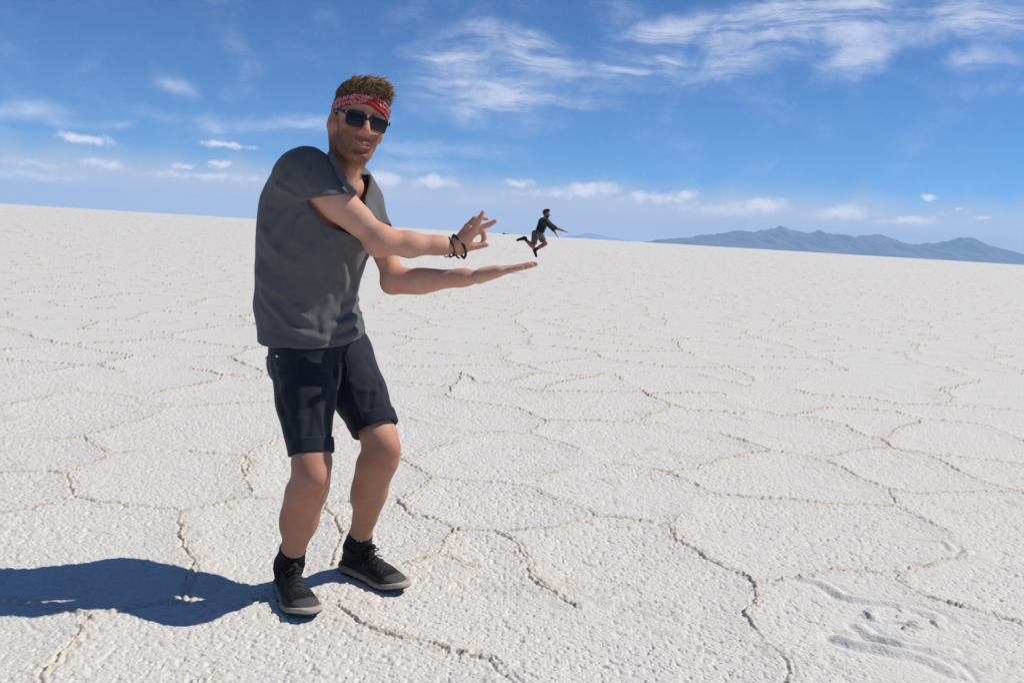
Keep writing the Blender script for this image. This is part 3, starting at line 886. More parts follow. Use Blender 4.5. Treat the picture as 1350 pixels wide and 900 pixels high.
E((0, 0.080, -0.064), (0.028, 0.018, 0.024), 0.02)                          # muzzle
C((0, 0.088, 0.022), (0, 0.112, -0.022), 0.0075, 0.0090, 0.008)
C((0, 0.090, -0.010), (0, 0.104, -0.026), 0.011, 0.010, 0.010)
E((0, 0.1115, -0.0265), (0.0115, 0.0105, 0.0100), 0.008)
for s in (-1, 1):
    E((s * 0.0120, 0.0985, -0.0305), (0.0068, 0.0095, 0.0070), 0.006)
    body.cut(ell(HEAD, (s * 0.0068, 0.1035, -0.0385), (0.0042, 0.006, 0.0042)), 0.003)
# mouth: lips round an open smile
MC = [(-0.027, 0.081, -0.0605), (-0.014, 0.0935, -0.0655), (0, 0.0985, -0.0675), (0.014, 0.0935, -0.0655), (0.027, 0.081, -0.0605)]
for i in range(4):
    a, b = np.array(MC[i]), np.array(MC[i + 1])
    C(a + [0, 0, 0.0048], b + [0, 0, 0.0048], 0.0050, 0.0050, 0.006)
    C(a + [0, -0.001, -0.0065], b + [0, -0.001, -0.0065], 0.0060, 0.0060, 0.006)
for i in range(4):
    a, b = np.array(MC[i]), np.array(MC[i + 1])
    body.cut(lc(HEAD, a + [0, 0.003, -0.0008], b + [0, 0.003, -0.0008], 0.0028, 0.0028), 0.003)
body.cut(lc(HEAD, (-0.016, 0.093, -0.0845), (0.016, 0.093, -0.0845), 0.006, 0.006), 0.012)
# ears
for s in (-1, 1):
    E((s * 0.0790, -0.010, -0.008), (0.0070, 0.018, 0.032), 0.006, rx=-0.22, rz=s * 0.40)
    E((s * 0.073, -0.002, -0.012), (0.010, 0.014, 0.022), 0.008, rx=-0.2)
    body.cut(ell(HEAD, (s * 0.0870, 0.001, -0.004), (0.0085, 0.0095, 0.0165), rx=-0.2), 0.004)

# arms
def arm(sh, el, wr, thick, flat_u):
    u = nrm(el - sh); v = nrm(wr - el)
    body.add(rcone(sh, sh + (el - sh) * 0.45, 0.056 * thick, 0.051 * thick), 0.03)
    body.add(rcone(sh + (el - sh) * 0.45, el - u * 0.02, 0.051 * thick, 0.0415 * thick), 0.03)
    body.add(ball(el, 0.043 * thick), 0.03)
    L = np.linalg.norm(wr - el)
    body.add(rcone(el, el + v * 0.09 - [0, 0, 0.005], 0.0425 * thick, 0.0405 * thick), 0.03)
    body.add(rcone(el + v * 0.09 - [0, 0, 0.005], el + v * (L - 0.045), 0.0405 * thick, 0.027), 0.025)
    body.add(econe(el + v * (L - 0.06), wr, (0.0290, 0.0220), (0.0285, 0.0195), flat_u), 0.02)
# upper (right) arm: biceps towards the top, elbow point below
arm(shoR, elbR, wriR, 0.91, nrm([0.05, 0.75, 0.65]))
uR = nrm(elbR - shoR)
body.add(rcone(shoR + uR * 0.09 + [0, 0, 0.012], shoR + uR * 0.22 + [0, 0, 0.010], 0.044, 0.036), 0.03)
body.add(ball(elbR + [-0.012, 0.0, -0.018], 0.030), 0.025)
arm(shoL, elbL, wriL, 0.83, nrm([0.0, 1.0, 0.1]))
body.add(ball(elbL + [-0.016, 0.0, -0.014], 0.026), 0.02)
vL = nrm(wriL - elbL)
body.add(rcone(elbL + vL * 0.05 + [0, -0.004, -0.006], elbL + vL * 0.13 + [0, 0, -0.004], 0.031, 0.026), 0.03)

# lower hand: palm up, seen along its little-finger edge
def hand(palm, fingers, thumb, kp=0.014, kf=0.0025):
    for a, b, ra, rb in palm: body.add(rcone(a, b, ra, rb), kp)
    for pts, rad in fingers + [thumb]:
        for i in range(len(pts) - 1):
            body.add(rcone(pts[i], pts[i + 1], rad[i], rad[i + 1]), 0.006 if i == 0 else kf)
axL = nrm(at(697, 352, 2.79) - wriL)
sdL = nrm([-0.06, 1.0, 0.0]); sdL = nrm(sdL - axL * (sdL @ axL)); upL = nrm(np.cross(axL, sdL)); upL = upL if upL[2] > 0 else -upL
HLF = Frame(wriL + axL * 0.004, axL, sdL, upL)
pal = []; fin = []
for q, (y, m, l1, l2, l3, r, lift, sp) in enumerate([(-0.032, 0.076, 0.031, 0.020, 0.017, 0.0080, 0.000, -0.10), (-0.011, 0.086, 0.038, 0.026, 0.019, 0.0086, -0.004, -0.03),
                                                     (0.011, 0.089, 0.041, 0.029, 0.020, 0.0090, -0.003, 0.03), (0.033, 0.087, 0.038, 0.025, 0.019, 0.0088, 0.003, 0.09)]):
    b = HLF.w((m, y, 0.004)); pal.append((HLF.w((0.006, y * 0.55, 0.0)), b, 0.0165, 0.0120))
    p = [b]; z = 0.004; x = m; yy = y
    for L, an in zip((l1, l2, l3), (-0.01, 0.02, 0.05)):
        x += L; z += L * (an + lift * 4) * 0.6; yy += L * sp
        p.append(HLF.w((x, yy, z)))
    fin.append((p, [r * 1.15, r * 1.05, r * 0.98, r * 0.78]))
pal.append((HLF.w((0.012, -0.024, 0.004)), HLF.w((0.062, -0.032, 0.005)), 0.0175, 0.0135))     # heel of the hand
pal.append((HLF.w((0.014, 0.022, 0.006)), HLF.w((0.048, 0.040, 0.010)), 0.0180, 0.0140))     # ball of the thumb
thm = ([HLF.w((0.030, 0.034, 0.008)), HLF.w((0.058, 0.056, 0.006)), HLF.w((0.086, 0.069, 0.004)), HLF.w((0.108, 0.077, 0.002))], [0.0135, 0.0115, 0.0105, 0.0080])
hand(pal, fin, thm)

# upper hand: bent up at the wrist, index finger cocked against the thumb, the other fingers spread
mP, mRg, mM, mI = at(624, 305, 2.855), at(617, 299, 2.872), at(623, 301, 2.895), at(627, 305, 2.915)
w0 = at(602, 325, 2.882)
pal = [(w0 + [0, -0.010, 0], mP, 0.0165, 0.0125), (w0 + [-0.004, -0.002, 0.006], mRg, 0.0170, 0.0120), (w0 + [0, 0.006, 0.004], mM, 0.0170, 0.0120), (w0 + [0.004, 0.014, 0], mI, 0.0170, 0.0125),
       (at(607, 328, 2.875), at(619, 322, 2.885), 0.0190, 0.0150), (at(606, 324, 2.865), at(618, 312, 2.860), 0.018, 0.015)]
fin = [([mP, at(629, 297, 2.845), at(633.5, 287, 2.840), at(637, 279.5, 2.840)], [0.0102, 0.0088, 0.0080, 0.0062]),
       ([mRg, at(626, 289, 2.875), at(635, 286.5, 2.880), at(642, 288.5, 2.885)], [0.0108, 0.0098, 0.0086, 0.0066]),
       ([mM, at(634, 300, 2.902), at(645, 296, 2.902), at(653, 291.5, 2.902)], [0.0108, 0.0098, 0.0086, 0.0066]),
       ([mI, at(636.5, 304.5, 2.922), at(638.5, 313, 2.922), at(636, 320.5, 2.918)], [0.0105, 0.0096, 0.0088, 0.0072])]
thm = ([at(612, 328, 2.892), at(621, 325.5, 2.905), at(631.5, 324, 2.915), at(641.5, 322.5, 2.918)], [0.0155, 0.0118, 0.0108, 0.0078])
hand(pal, fin, thm)

bV, bQ = body.mesh(); bV = relax(bV, bQ, 1, 0.35)
# skin colour: sun-reddened knees, elbows, face and forearms; stubble; lips; teeth
n = len(bV)
tint = np.tile(np.array([0.62, 0.35, 0.255]), (n, 1))
def blend(col, w):
    global tint
    w = np.clip(w, 0, 1)[:, None]
    tint = tint * (1 - w) + np.array(col) * w
def near(p, r): return np.exp(-(np.linalg.norm(bV - p, axis=1) / r) ** 2)
lo = bV[:, 2] < 0.62
blend((0.40, 0.205, 0.135), 0.85 * lo * sstep(0.6, 0.45, bV[:, 2]))
for k_ in (kneR, kneL): blend((0.46, 0.19, 0.13), 0.55 * near(k_ + PEF * 0.05, 0.05))
for e_ in (elbR, elbL): blend((0.50, 0.235, 0.17), 0.5 * near(e_ + np.array([0, 0, -0.02]), 0.05))
hd = HEAD.pl(bV)
inh = (np.abs(hd[:, 0]) < 0.11) & (np.abs(hd[:, 1]) < 0.15) & (hd[:, 2] > -0.24) & (hd[:, 2] < 0.14)
blend((0.53, 0.265, 0.185), 0.9 * inh * sstep(-0.22, -0.12, hd[:, 2]))
blend((0.50, 0.20, 0.14), 0.5 * inh * np.exp(-((hd[:, 1] - 0.11) / 0.03) ** 2) * np.exp(-((hd[:, 2] + 0.02) / 0.02) ** 2))
beardz = sstep(-0.030, -0.062, hd[:, 2] + 0.35 * np.maximum(0, 0.05 - hd[:, 1]) - 0.02 * sstep(0.02, 0.05, np.abs(hd[:, 0])))
beard = beardz * sstep(-0.150, -0.115, hd[:, 2]) * inh * (hd[:, 1] > -0.03)
moust = np.exp(-((hd[:, 2] + 0.049) / 0.006) ** 2) * (np.abs(hd[:, 0]) < 0.030) * (hd[:, 1] > 0.07) * inh
spk = noise3(bV[:, 0] * 420, bV[:, 1] * 420, bV[:, 2] * 420)
blend((0.165, 0.072, 0.036), np.maximum(0.86 * beard, 0.88 * moust) * (0.55 + 0.75 * spk))
blend((0.10, 0.055, 0.03), 0.8 * inh * np.exp(-((hd[:, 2] - 0.026 + 0.1 * np.abs(hd[:, 0])) / 0.006) ** 2) * (np.abs(hd[:, 0]) > 0.010) * (np.abs(hd[:, 0]) < 0.052) * (hd[:, 1] > 0.06))
ears = inh & (np.abs(hd[:, 0]) > 0.070) & (np.abs(hd[:, 1] + 0.004) < 0.018) & (np.abs(hd[:, 2] + 0.004) < 0.028)
blend((0.40, 0.15, 0.10), 0.5 * ears)
blend((0.26, 0.10, 0.07), 0.8 * ears * np.exp(-((hd[:, 1] - 0.001) / 0.009) ** 2 - ((hd[:, 2] + 0.004) / 0.014) ** 2))  # ear hollow painted darker, shade of the recess put into the colour
burn = inh * (np.abs(hd[:, 0]) > 0.045) * sstep(0.010, 0.016, hd[:, 1]) * sstep(0.034, 0.026, hd[:, 1]) * sstep(-0.05, -0.02, hd[:, 2])
blend((0.10, 0.052, 0.03), 0.75 * burn * (0.5 + 0.7 * spk))
mx = np.abs(hd[:, 0]); mzc = -0.0675 + 0.0075 * (mx / 0.027) ** 2
inm = inh & (hd[:, 1] > 0.07) & (mx < 0.028)
dz = hd[:, 2] - mzc
blend((0.42, 0.16, 0.13), 0.8 * inm * sstep(0.0115, 0.008, np.abs(dz + 0.0008)))
my = 0.0985 - 0.0175 * (mx / 0.027) ** 2
blend((0.52, 0.43, 0.36), 0.9 * inm * (mx < 0.019) * (np.abs(dz + 0.0004) < 0.0026) * (hd[:, 1] < my + 0.003))
blend((0.9, 0.88, 0.85), 0.0 * inm)
# nails
for p_ in (at(637, 279.5, 2.834), at(642, 288.5, 2.878), at(653, 291.5, 2.895)): blend((0.66, 0.42, 0.36), 0.5 * near(p_, 0.006))

man = tag(empty('person', ((ankR[0] + ankL[0]) / 2, (ankR[1] + ankL[1]) / 2, 0)), 'large man in grey t-shirt, dark shorts and red bandana, holding out a flat palm', 'person')
body_o = make_mesh('body', bV, bQ, SKIN, man, attrs={'tint': tint})

# ------------------------------------------------------------------ t-shirt
def on_surface(V, px, py, Ymax=9):
    """nearest-to-camera mesh point seen at a photo pixel"""
    x, y, z = project(V)
    d = np.hypot(x - px, y - py)
    ok = np.where(d < 3.0)[0]
    if len(ok) == 0: ok = np.argsort(d)[:5]
    return V[ok[np.argmin(V[ok, 1])]]
STEEL = mat('rivet_steel', (0.55, 0.53, 0.50), rough=0.35, metal=1.0)

def press_folds(vol, lines, gain):
    """raise (+) or sink (-) creases along lines lying on the cloth"""
    V0, _ = Vol.mesh(vol)
    for pts, r, amp in lines:
        q = np.array(pts, float); k = np.linspace(0, len(q) - 1, 3 * (len(q) - 1) + 1)
        px = np.stack([np.interp(k, range(len(q)), q[:, i]) for i in (0, 1)], 1)
        P = [on_surface(V0, *p) for p in px]
        lo = np.min(P, 0) - 3 * r; hi = np.max(P, 0) + 3 * r
        fs = [rcone(P[i], P[i + 1], 0, 0)[0] for i in range(len(P) - 1)]
        n = len(fs)
        def f(x, y, z):
            d = fs[0](x, y, z)
            for g in fs[1:]: d = np.minimum(d, g(x, y, z))
            return -amp * gain * np.exp(-(d / r) ** 2)
        vol.mod(f, lo, hi)

sv = Vol((-0.86, 2.52, 0.66), (-0.24, 3.30, 1.50), S * 1.15)
TS = [(at(417, 470, 2.95), 0.146, 0.184), (at(411, 440, 2.945), 0.138, 0.180), (at(402, 400, 2.935), 0.130, 0.170), (at(406, 355, 2.92), 0.138, 0.168),
      (at(415, 315, 2.91), 0.156, 0.180), (at(422, 280, 2.905), 0.152, 0.182), (at(430, 252, 2.895), 0.122, 0.165), (at(438, 236, 2.89), 0.085, 0.125)]
for i in range(len(TS) - 1):
    (a, f0, l0), (b, f1, l1) = TS[i], TS[i + 1]
    sv.add(econe(a, b, (f0, l0), (f1, l1), CHF), 0.035)
# shoulders, yoke, sleeves
sv.add(rcone(shoR + [-0.026, 0.075, -0.066], shoL + [-0.08, 0.02, -0.05], 0.077, 0.072), 0.07)       # shoulder blades
for p in (at(474, 292, 2.875), at(464, 300, 2.845)): sv.add(ball(p, 0.055), 0.05)                    # chest
sv.add(rcone(at(396, 280, 2.805), at(436, 308, 2.81), 0.048, 0.050), 0.05)                      # cloth under the arm
torso_d = sv.a.copy()
hemR = shoR + (elbR - shoR) * 0.38; hemL = shoL + (elbL - shoL) * 0.40
sv.add(rcone(shoR + [0.004, 0.02, -0.002], neck0 + [-0.01, 0.005, -0.010], 0.060, 0.060), 0.05)
sv.add(rcone(shoL, neck0 + [0.01, 0.0, -0.018], 0.055, 0.055), 0.05)
sv.add(rcone(shoR + [0.002, 0.01, -0.012], hemR + nrm(elbR - shoR) * 0.05, 0.074, 0.070), 0.05)
sv.add(rcone(shoL + [-0.005, -0.01, -0.02], hemL + nrm(elbL - shoL) * 0.03, 0.064, 0.058), 0.03)
# folds: ridges and valleys along lines on the cloth
press_folds(sv, [
    ([(364, 240), (380, 249), (392, 258), (402, 266)], 0.007, -0.006), ([(362, 246), (380, 256), (390, 264)], 0.009, 0.005),
    ([(398, 266), (384, 272), (366, 274), (350, 270)], 0.010, -0.006), ([(398, 270), (386, 282), (372, 300), (364, 322)], 0.012, -0.006), ([(404, 272), (396, 290), (388, 316)], 0.010, 0.006),
    ([(410, 274), (414, 292), (412, 320)], 0.011, -0.006), ([(420, 278), (428, 296), (432, 318)], 0.010, 0.005), ([(392, 232), (400, 244), (404, 258)], 0.009, -0.005),
    ([(420, 218), (424, 236), (422, 252)], 0.010, 0.004), ([(440, 224), (440, 240), (446, 250)], 0.008, -0.004), ([(378, 215), (372, 226), (366, 236)], 0.012, -0.004),
    ([(453, 313), (462, 345), (470, 378)], 0.012, -0.008), ([(446, 318), (452, 350), (458, 384)], 0.013, 0.006), ([(436, 330), (440, 365), (444, 396)], 0.014, -0.004),
    ([(474, 394), (460, 402), (444, 412)], 0.009, 0.009), ([(476, 403), (462, 413), (440, 424)], 0.008, -0.008), ([(478, 412), (462, 424), (430, 433)], 0.009, 0.009),
    ([(480, 422), (464, 434), (440, 441)], 0.008, -0.008), ([(482, 432), (466, 443), (450, 447)], 0.009, 0.008), ([(484, 441), (470, 450)], 0.008, -0.006),
    ([(344, 385), (356, 405), (376, 427), (404, 441), (430, 446)], 0.011, 0.008), ([(342, 398), (354, 418), (372, 436), (392, 446)], 0.010, -0.006), ([(360, 392), (376, 412), (398, 428), (420, 434)], 0.011, -0.005),
    ([(394, 404), (399, 414), (408, 420)], 0.007, 0.006), ([(384, 392), (392, 402)], 0.008, -0.004), ([(342, 300), (352, 320), (372, 340), (390, 348)], 0.016, 0.005),
    ([(338, 335), (350, 352), (370, 368)], 0.016, -0.005), ([(336, 360), (350, 378), (366, 388)], 0.014, 0.005), ([(428, 400), (420, 415), (424, 430)], 0.010, -0.004),
    ([(410, 340), (406, 365), (410, 388)], 0.020, 0.004), ([(382, 330), (378, 352), (384, 375)], 0.020, -0.004), ([(486, 262), (492, 276), (498, 290)], 0.008, -0.004),
    ([(344, 436), (372, 443), (400, 449), (430, 452), (460, 449), (484, 440)], 0.005, -0.0045), ([(400, 256), (420, 252), (446, 246)], 0.005, -0.004),
    ([(404, 210), (396, 226), (390, 244), (386, 256)], 0.006, -0.004), ([(432, 206), (436, 222), (446, 238)], 0.008, -0.004), ([(412, 222), (408, 236), (410, 250)], 0.009, 0.005),
    ([(376, 262), (360, 282), (350, 300)], 0.011, -0.005), ([(372, 240), (356, 246), (346, 262)], 0.012, 0.004)], 1.15)
# hem seam
sv.mod(lambda x, y, z: 0.012 * (noise3(x * 9, y * 9, z * 7 + 3) - 0.5) + 0.007 * (noise3(x * 22 + 7, y * 22, z * 11 + x * 9) - 0.5))
sv.shell(0.011)
# open ends: hem, neck, sleeves
hemA, hemB, hemD = at(343, 446, 2.90), at(432, 466, 2.74), at(487, 450, 2.92)
hemN = nrm(np.cross(hemB - hemA, hemD - hemA)); hemN = -hemN if hemN[2] < 0 else hemN
def hemcut(x, y, z):
    w = 0.003 * np.sin(x * 26 + 1.0) + 0.002 * np.sin(x * 61)
    return -((x - hemA[0]) * hemN[0] + (y - hemA[1]) * hemN[1] + (z - hemA[2]) * hemN[2]) + w * 0.7
sv.keep(hemcut)
hemC = at(434, 257, 2.70)
for hc, dd, rs in ((hemR, nrm(elbR - shoR), 0.100), (hemL, nrm(elbL - shoL), 0.072)):
    f_, lo_, hi_ = rcone(hc - dd * 0.03, hc + dd * 0.12, rs, rs)
    pc = hc if hc is hemL else hemC
    cd_ = nrm(dd) if hc is hemL else nrm([0.22, -0.10, -0.96])
    sl_, P_ = sv.sub(lo_ - 0.01, hi_ + 0.01)
    pl_ = -((P_[0] - pc[0]) * cd_[0] + (P_[1] - pc[1]) * cd_[1] + (P_[2] - pc[2]) * cd_[2])
    sv.a[sl_] = np.maximum(sv.a[sl_], -np.maximum(np.maximum(f_(*P_), pl_), 0.002 - torso_d[sl_]))
NKF = Frame(neck0, CHL, CHF, nrm([0.06, -0.10, 1.0]))
def neckhole(x, y, z):
    X, Y, Z = NKF.loc(x, y, z)
    rx = 0.078 + 0.22 * np.clip(Z, 0, 0.1) - 0.75 * np.clip(-Z, 0, 0.035); ry = 0.070 + 0.25 * np.clip(Z, 0, 0.1)
    d1 = np.sqrt(X * X + ((Y + 0.01) * 1.05) ** 2) - rx
    vee = np.maximum(np.abs(X) * 0.80 - (Z + 0.078) * 0.72, -(Y - 0.0))                # v at the front
    d2 = np.maximum(np.maximum(d1, -(Z + 0.035)), Z - 0.2)
    d3 = np.maximum(np.maximum(vee, Y - 0.20), Z - 0.02)
    return smin(d2, d3, 0.035)
sv.cut((neckhole, neck0 - 0.2, neck0 + 0.2), 0.004)
tV, tQ = sv.mesh(); tV = relax(tV, tQ, 2, 0.4)
# lighter stitched bands: hem, sleeve end
shirt = make_mesh('t_shirt', tV, tQ, COTTON, man)
shirt['label'] = 'charcoal grey cotton t-shirt with v-neck'

# ribbed collar along the neckline
cl = Vol(neck0 - [0.16, 0.24, 0.14], neck0 + [0.16, 0.14, 0.14], S)
def collar_run(path, inward):
    P = []
    for q in path:
        Y = on_surface(tV, q[0] + inward[0], q[1] + inward[1])[1]
        P.append(at(q[0], q[1], Y))
    P = np.array(P)
    P[:, 1] = np.convolve(np.pad(P[:, 1], 1, 'edge'), [0.25, 0.5, 0.25], 'valid')
    for i in range(len(P) - 1):
        cl.add(econe(P[i], P[i + 1], (0.0100, 0.0042), (0.0100, 0.0042), CR), 0.004)
    return P
cA = collar_run([(435, 201), (440, 211), (445, 221), (450, 231), (456, 241), (462, 249), (467, 254)], (-7, 3))
cB = collar_run([(467, 254), (471, 248), (475, 241), (478, 235)], (7, 4))
cl.add(econe(cA[-1], cB[0], (0.0100, 0.0050), (0.0100, 0.0050), CR), 0.006)
cV, cQ = cl.mesh(); cV = relax(cV, cQ, 1, 0.4)
make_mesh('collar', cV, cQ, COTTON, shirt)

# ------------------------------------------------------------------ shorts
pv = Vol((-0.88, 2.46, 0.36), (-0.24, 3.38, 0.92), S * 1.15)
cenW = at(417, 440, 2.940)
pv.add(econe(at(418, 470, 2.955), cenW, (0.120, 0.155), (0.120, 0.152), PEF), 0.03)
pv.add(ball(at(386, 480, 3.00), 0.086), 0.05); pv.add(ball(at(402, 482, 3.05), 0.088), 0.05)       # seat
crutch = at(447, 512, 2.95)
def short_leg(hip, kne, t_hem, r0, r1, extra):
    e = hip + (kne - hip) * t_hem
    md = hip + (e - hip) * 0.5; rm = (r0 + r1) / 2 + 0.006
    pv.add(rcone(hip, md, r0, rm), 0.03); pv.add(rcone(md, e, rm, r1), 0.02)
    return e
hR = short_leg(hipR + np.array([-0.026, 0.03, -0.01]), kneR, 0.83, 0.103, 0.065, np.array([0.0, 0, 0]))
hL = short_leg(hipL + np.array([0.012, -0.03, -0.02]), kneL, 0.80, 0.098, 0.071, np.array([0.0, 0, 0]))
pv.add(rcone(hipR, hipL, 0.096, 0.096), 0.03)
press_folds(pv, [
    ([(456, 470), (452, 500), (446, 535)], 0.011, -0.009), ([(448, 470), (445, 505), (440, 530)], 0.010, 0.005), ([(404, 474), (425, 480), (444, 478)], 0.009, 0.004),
    ([(408, 490), (428, 492), (446, 488)], 0.009, -0.004), ([(410, 502), (430, 505), (444, 502)], 0.009, 0.004), ([(398, 480), (396, 520), (394, 560), (394, 588)], 0.014, 0.004),
    ([(412, 535), (408, 560), (404, 590)], 0.009, -0.006), ([(424, 540), (428, 562), (434, 588)], 0.009, 0.006), ([(434, 535), (436, 560), (440, 580)], 0.008, -0.005),
    ([(462, 500), (474, 512), (498, 514)], 0.009, 0.004), ([(462, 512), (470, 540), (480, 568)], 0.010, 0.006), ([(494, 500), (490, 530), (484, 560)], 0.010, -0.007), ([(506, 505), (508, 530), (508, 555)], 0.010, 0.005),
    ([(356, 480), (366, 520), (380, 570)], 0.013, -0.004), ([(486, 470), (500, 500), (514, 535)], 0.011, -0.004), ([(366, 545), (380, 552), (400, 550)], 0.010, 0.003), ([(470, 552), (490, 548), (516, 540)], 0.009, 0.003)], 1.0)
pv.mod(lambda x, y, z: 0.010 * (noise3(x * 10 + 9, y * 10, z * 9 + 3) - 0.5) + 0.004 * (noise3(x * 26 + 7, y * 26, z * 20) - 0.5))
pv.shell(0.009)
pv.keep(lambda x, y, z: z - (cenW[2] + 0.01))
def legcut(e, d, R):
    d = nrm(d); f0, lo, hi = ball(e + d * 0.06, R)
    return (lambda x, y, z: np.maximum(f0(x, y, z), -((x - e[0]) * d[0] + (y - e[1]) * d[1] + (z - e[2]) * d[2]))), lo, hi
dR = nrm(nrm(kneR - hipR) + np.array([0.0, 0.20, -0.25])); dL = nrm(nrm(kneL - hipL) + np.array([0.05, 0.0, -0.25]))
pv.cut(legcut(hR, dR, 0.125), 0.0); pv.cut(legcut(hL, dL, 0.125), 0.0)
pV, pQ = pv.mesh(); pV = relax(pV, pQ, 2, 0.4)
shorts = make_mesh('shorts', pV, pQ, DENIM, man)
shorts['label'] = 'dark navy shorts with turned-up hems'
# turned-up cuffs
hR = hR + np.array([0.002, 0, 0])
for e, d, hip, kne, r in ((hR, dR, hipR, kneR, 0.0680), (hL, dL, hipL, kneL, 0.0790)):
    cv = Vol(e - 0.14, e + 0.14, S)
    ax = nrm(kne - hip)
    cv.add(rcone(e - ax * 0.10, e + ax * 0.05, r + 0.004, r - 0.002), 0.0)
    cv.mod(lambda x, y, z: 0.008 * (noise3(x * 14 + 3, y * 14, z * 10) - 0.5) + 0.004 * (noise3(x * 40, y * 40, z * 20) - 0.5))
    cv.shell(0.010)
    cv.keep(lambda x, y, z: np.abs((x - e[0]) * d[0] + (y - e[1]) * d[1] + (z - e[2]) * d[2] + 0.020) - 0.024 - 0.002 * (noise3(x * 30, y * 30, z * 30) - 0.5))
    cV, cQ = cv.mesh(); cV = relax(cV, cQ, 2, 0.5)
    make_mesh('cuff', cV, cQ, DENIM, shorts)

def knob(name, p, r, m, parent):
    kv = Vol(p - 2.5 * r, p + 2.5 * r, r / 5); kv.add(ell(ID, p, (r, r * 0.6, r)), 0)
    v, q = kv.mesh(); return make_mesh(name, v, q, m, parent)
for q_ in ((347, 471), (363, 468), (372, 450)):
    knob('rivet', on_surface(pV, *q_) + [0, -0.001, 0], 0.0052, STEEL, shorts)
# stitched fly and pocket edge as thin welts lying on the cloth
def welt(name, pxs, r, m, V, parent):
    pts = [on_surface(V, *q) for q in pxs]
    v, f = tube(np.array(pts), r, 6); return make_mesh(name, np.array(v), f, m, parent)
welt('fly_seam', [(456, 464), (457, 472), (457, 482), (456, 492), (454, 503), (452, 514), (450, 526)], 0.0028, DENIM, pV, shorts)
welt('pocket_seam', [(396, 470), (388, 477), (380, 482), (370, 484), (362, 484)], 0.0022, DENIM, pV, shorts)

# ------------------------------------------------------------------ socks and shoes
def shoe_upper_mat():
    def sh(nb, b):
        p = nb.pos(); c = nb.attr('tint')
        w = nb.vor(p, 420.0)
        a = nb.noise(p, 30.0, 4, 0.6)
        c = nb.mix(nb.ss(w, 0.1, 0.6, 0.5, 0.0), c, rgb(0.004, 0.004, 0.004))
        c = nb.mix(nb.ss(a, 0.5, 0.8, 0.0, 0.35), c, rgb(0.11, 0.10, 0.09))
        nb.l.new(c, b.inputs['Base Color'])
        nb.l.new(nb.bump(w, 0.5, 0.003), b.inputs['Normal'])
    return mat('black_mesh_fabric', rough=0.75, spec=0.25, fn=sh)
SHOE = shoe_upper_mat()
def sole_mat():
    def sh(nb, b):
        p = nb.pos(); c = nb.attr('tint')
        a = nb.noise(p, 60.0, 4, 0.6)
        nb.l.new(nb.mix(nb.ss(a, 0.3, 0.7, 0.0, 0.4), c, nb.mix(1.0, c, rgb(0.5, 0.47, 0.43), 'MULTIPLY')), b.inputs['Base Color'])
    return mat('dusty_foam', rough=0.8, spec=0.25, fn=sh)
SOLE = sole_mat()
LACE = mat('black_lace', (0.035, 0.034, 0.034), rough=0.8)

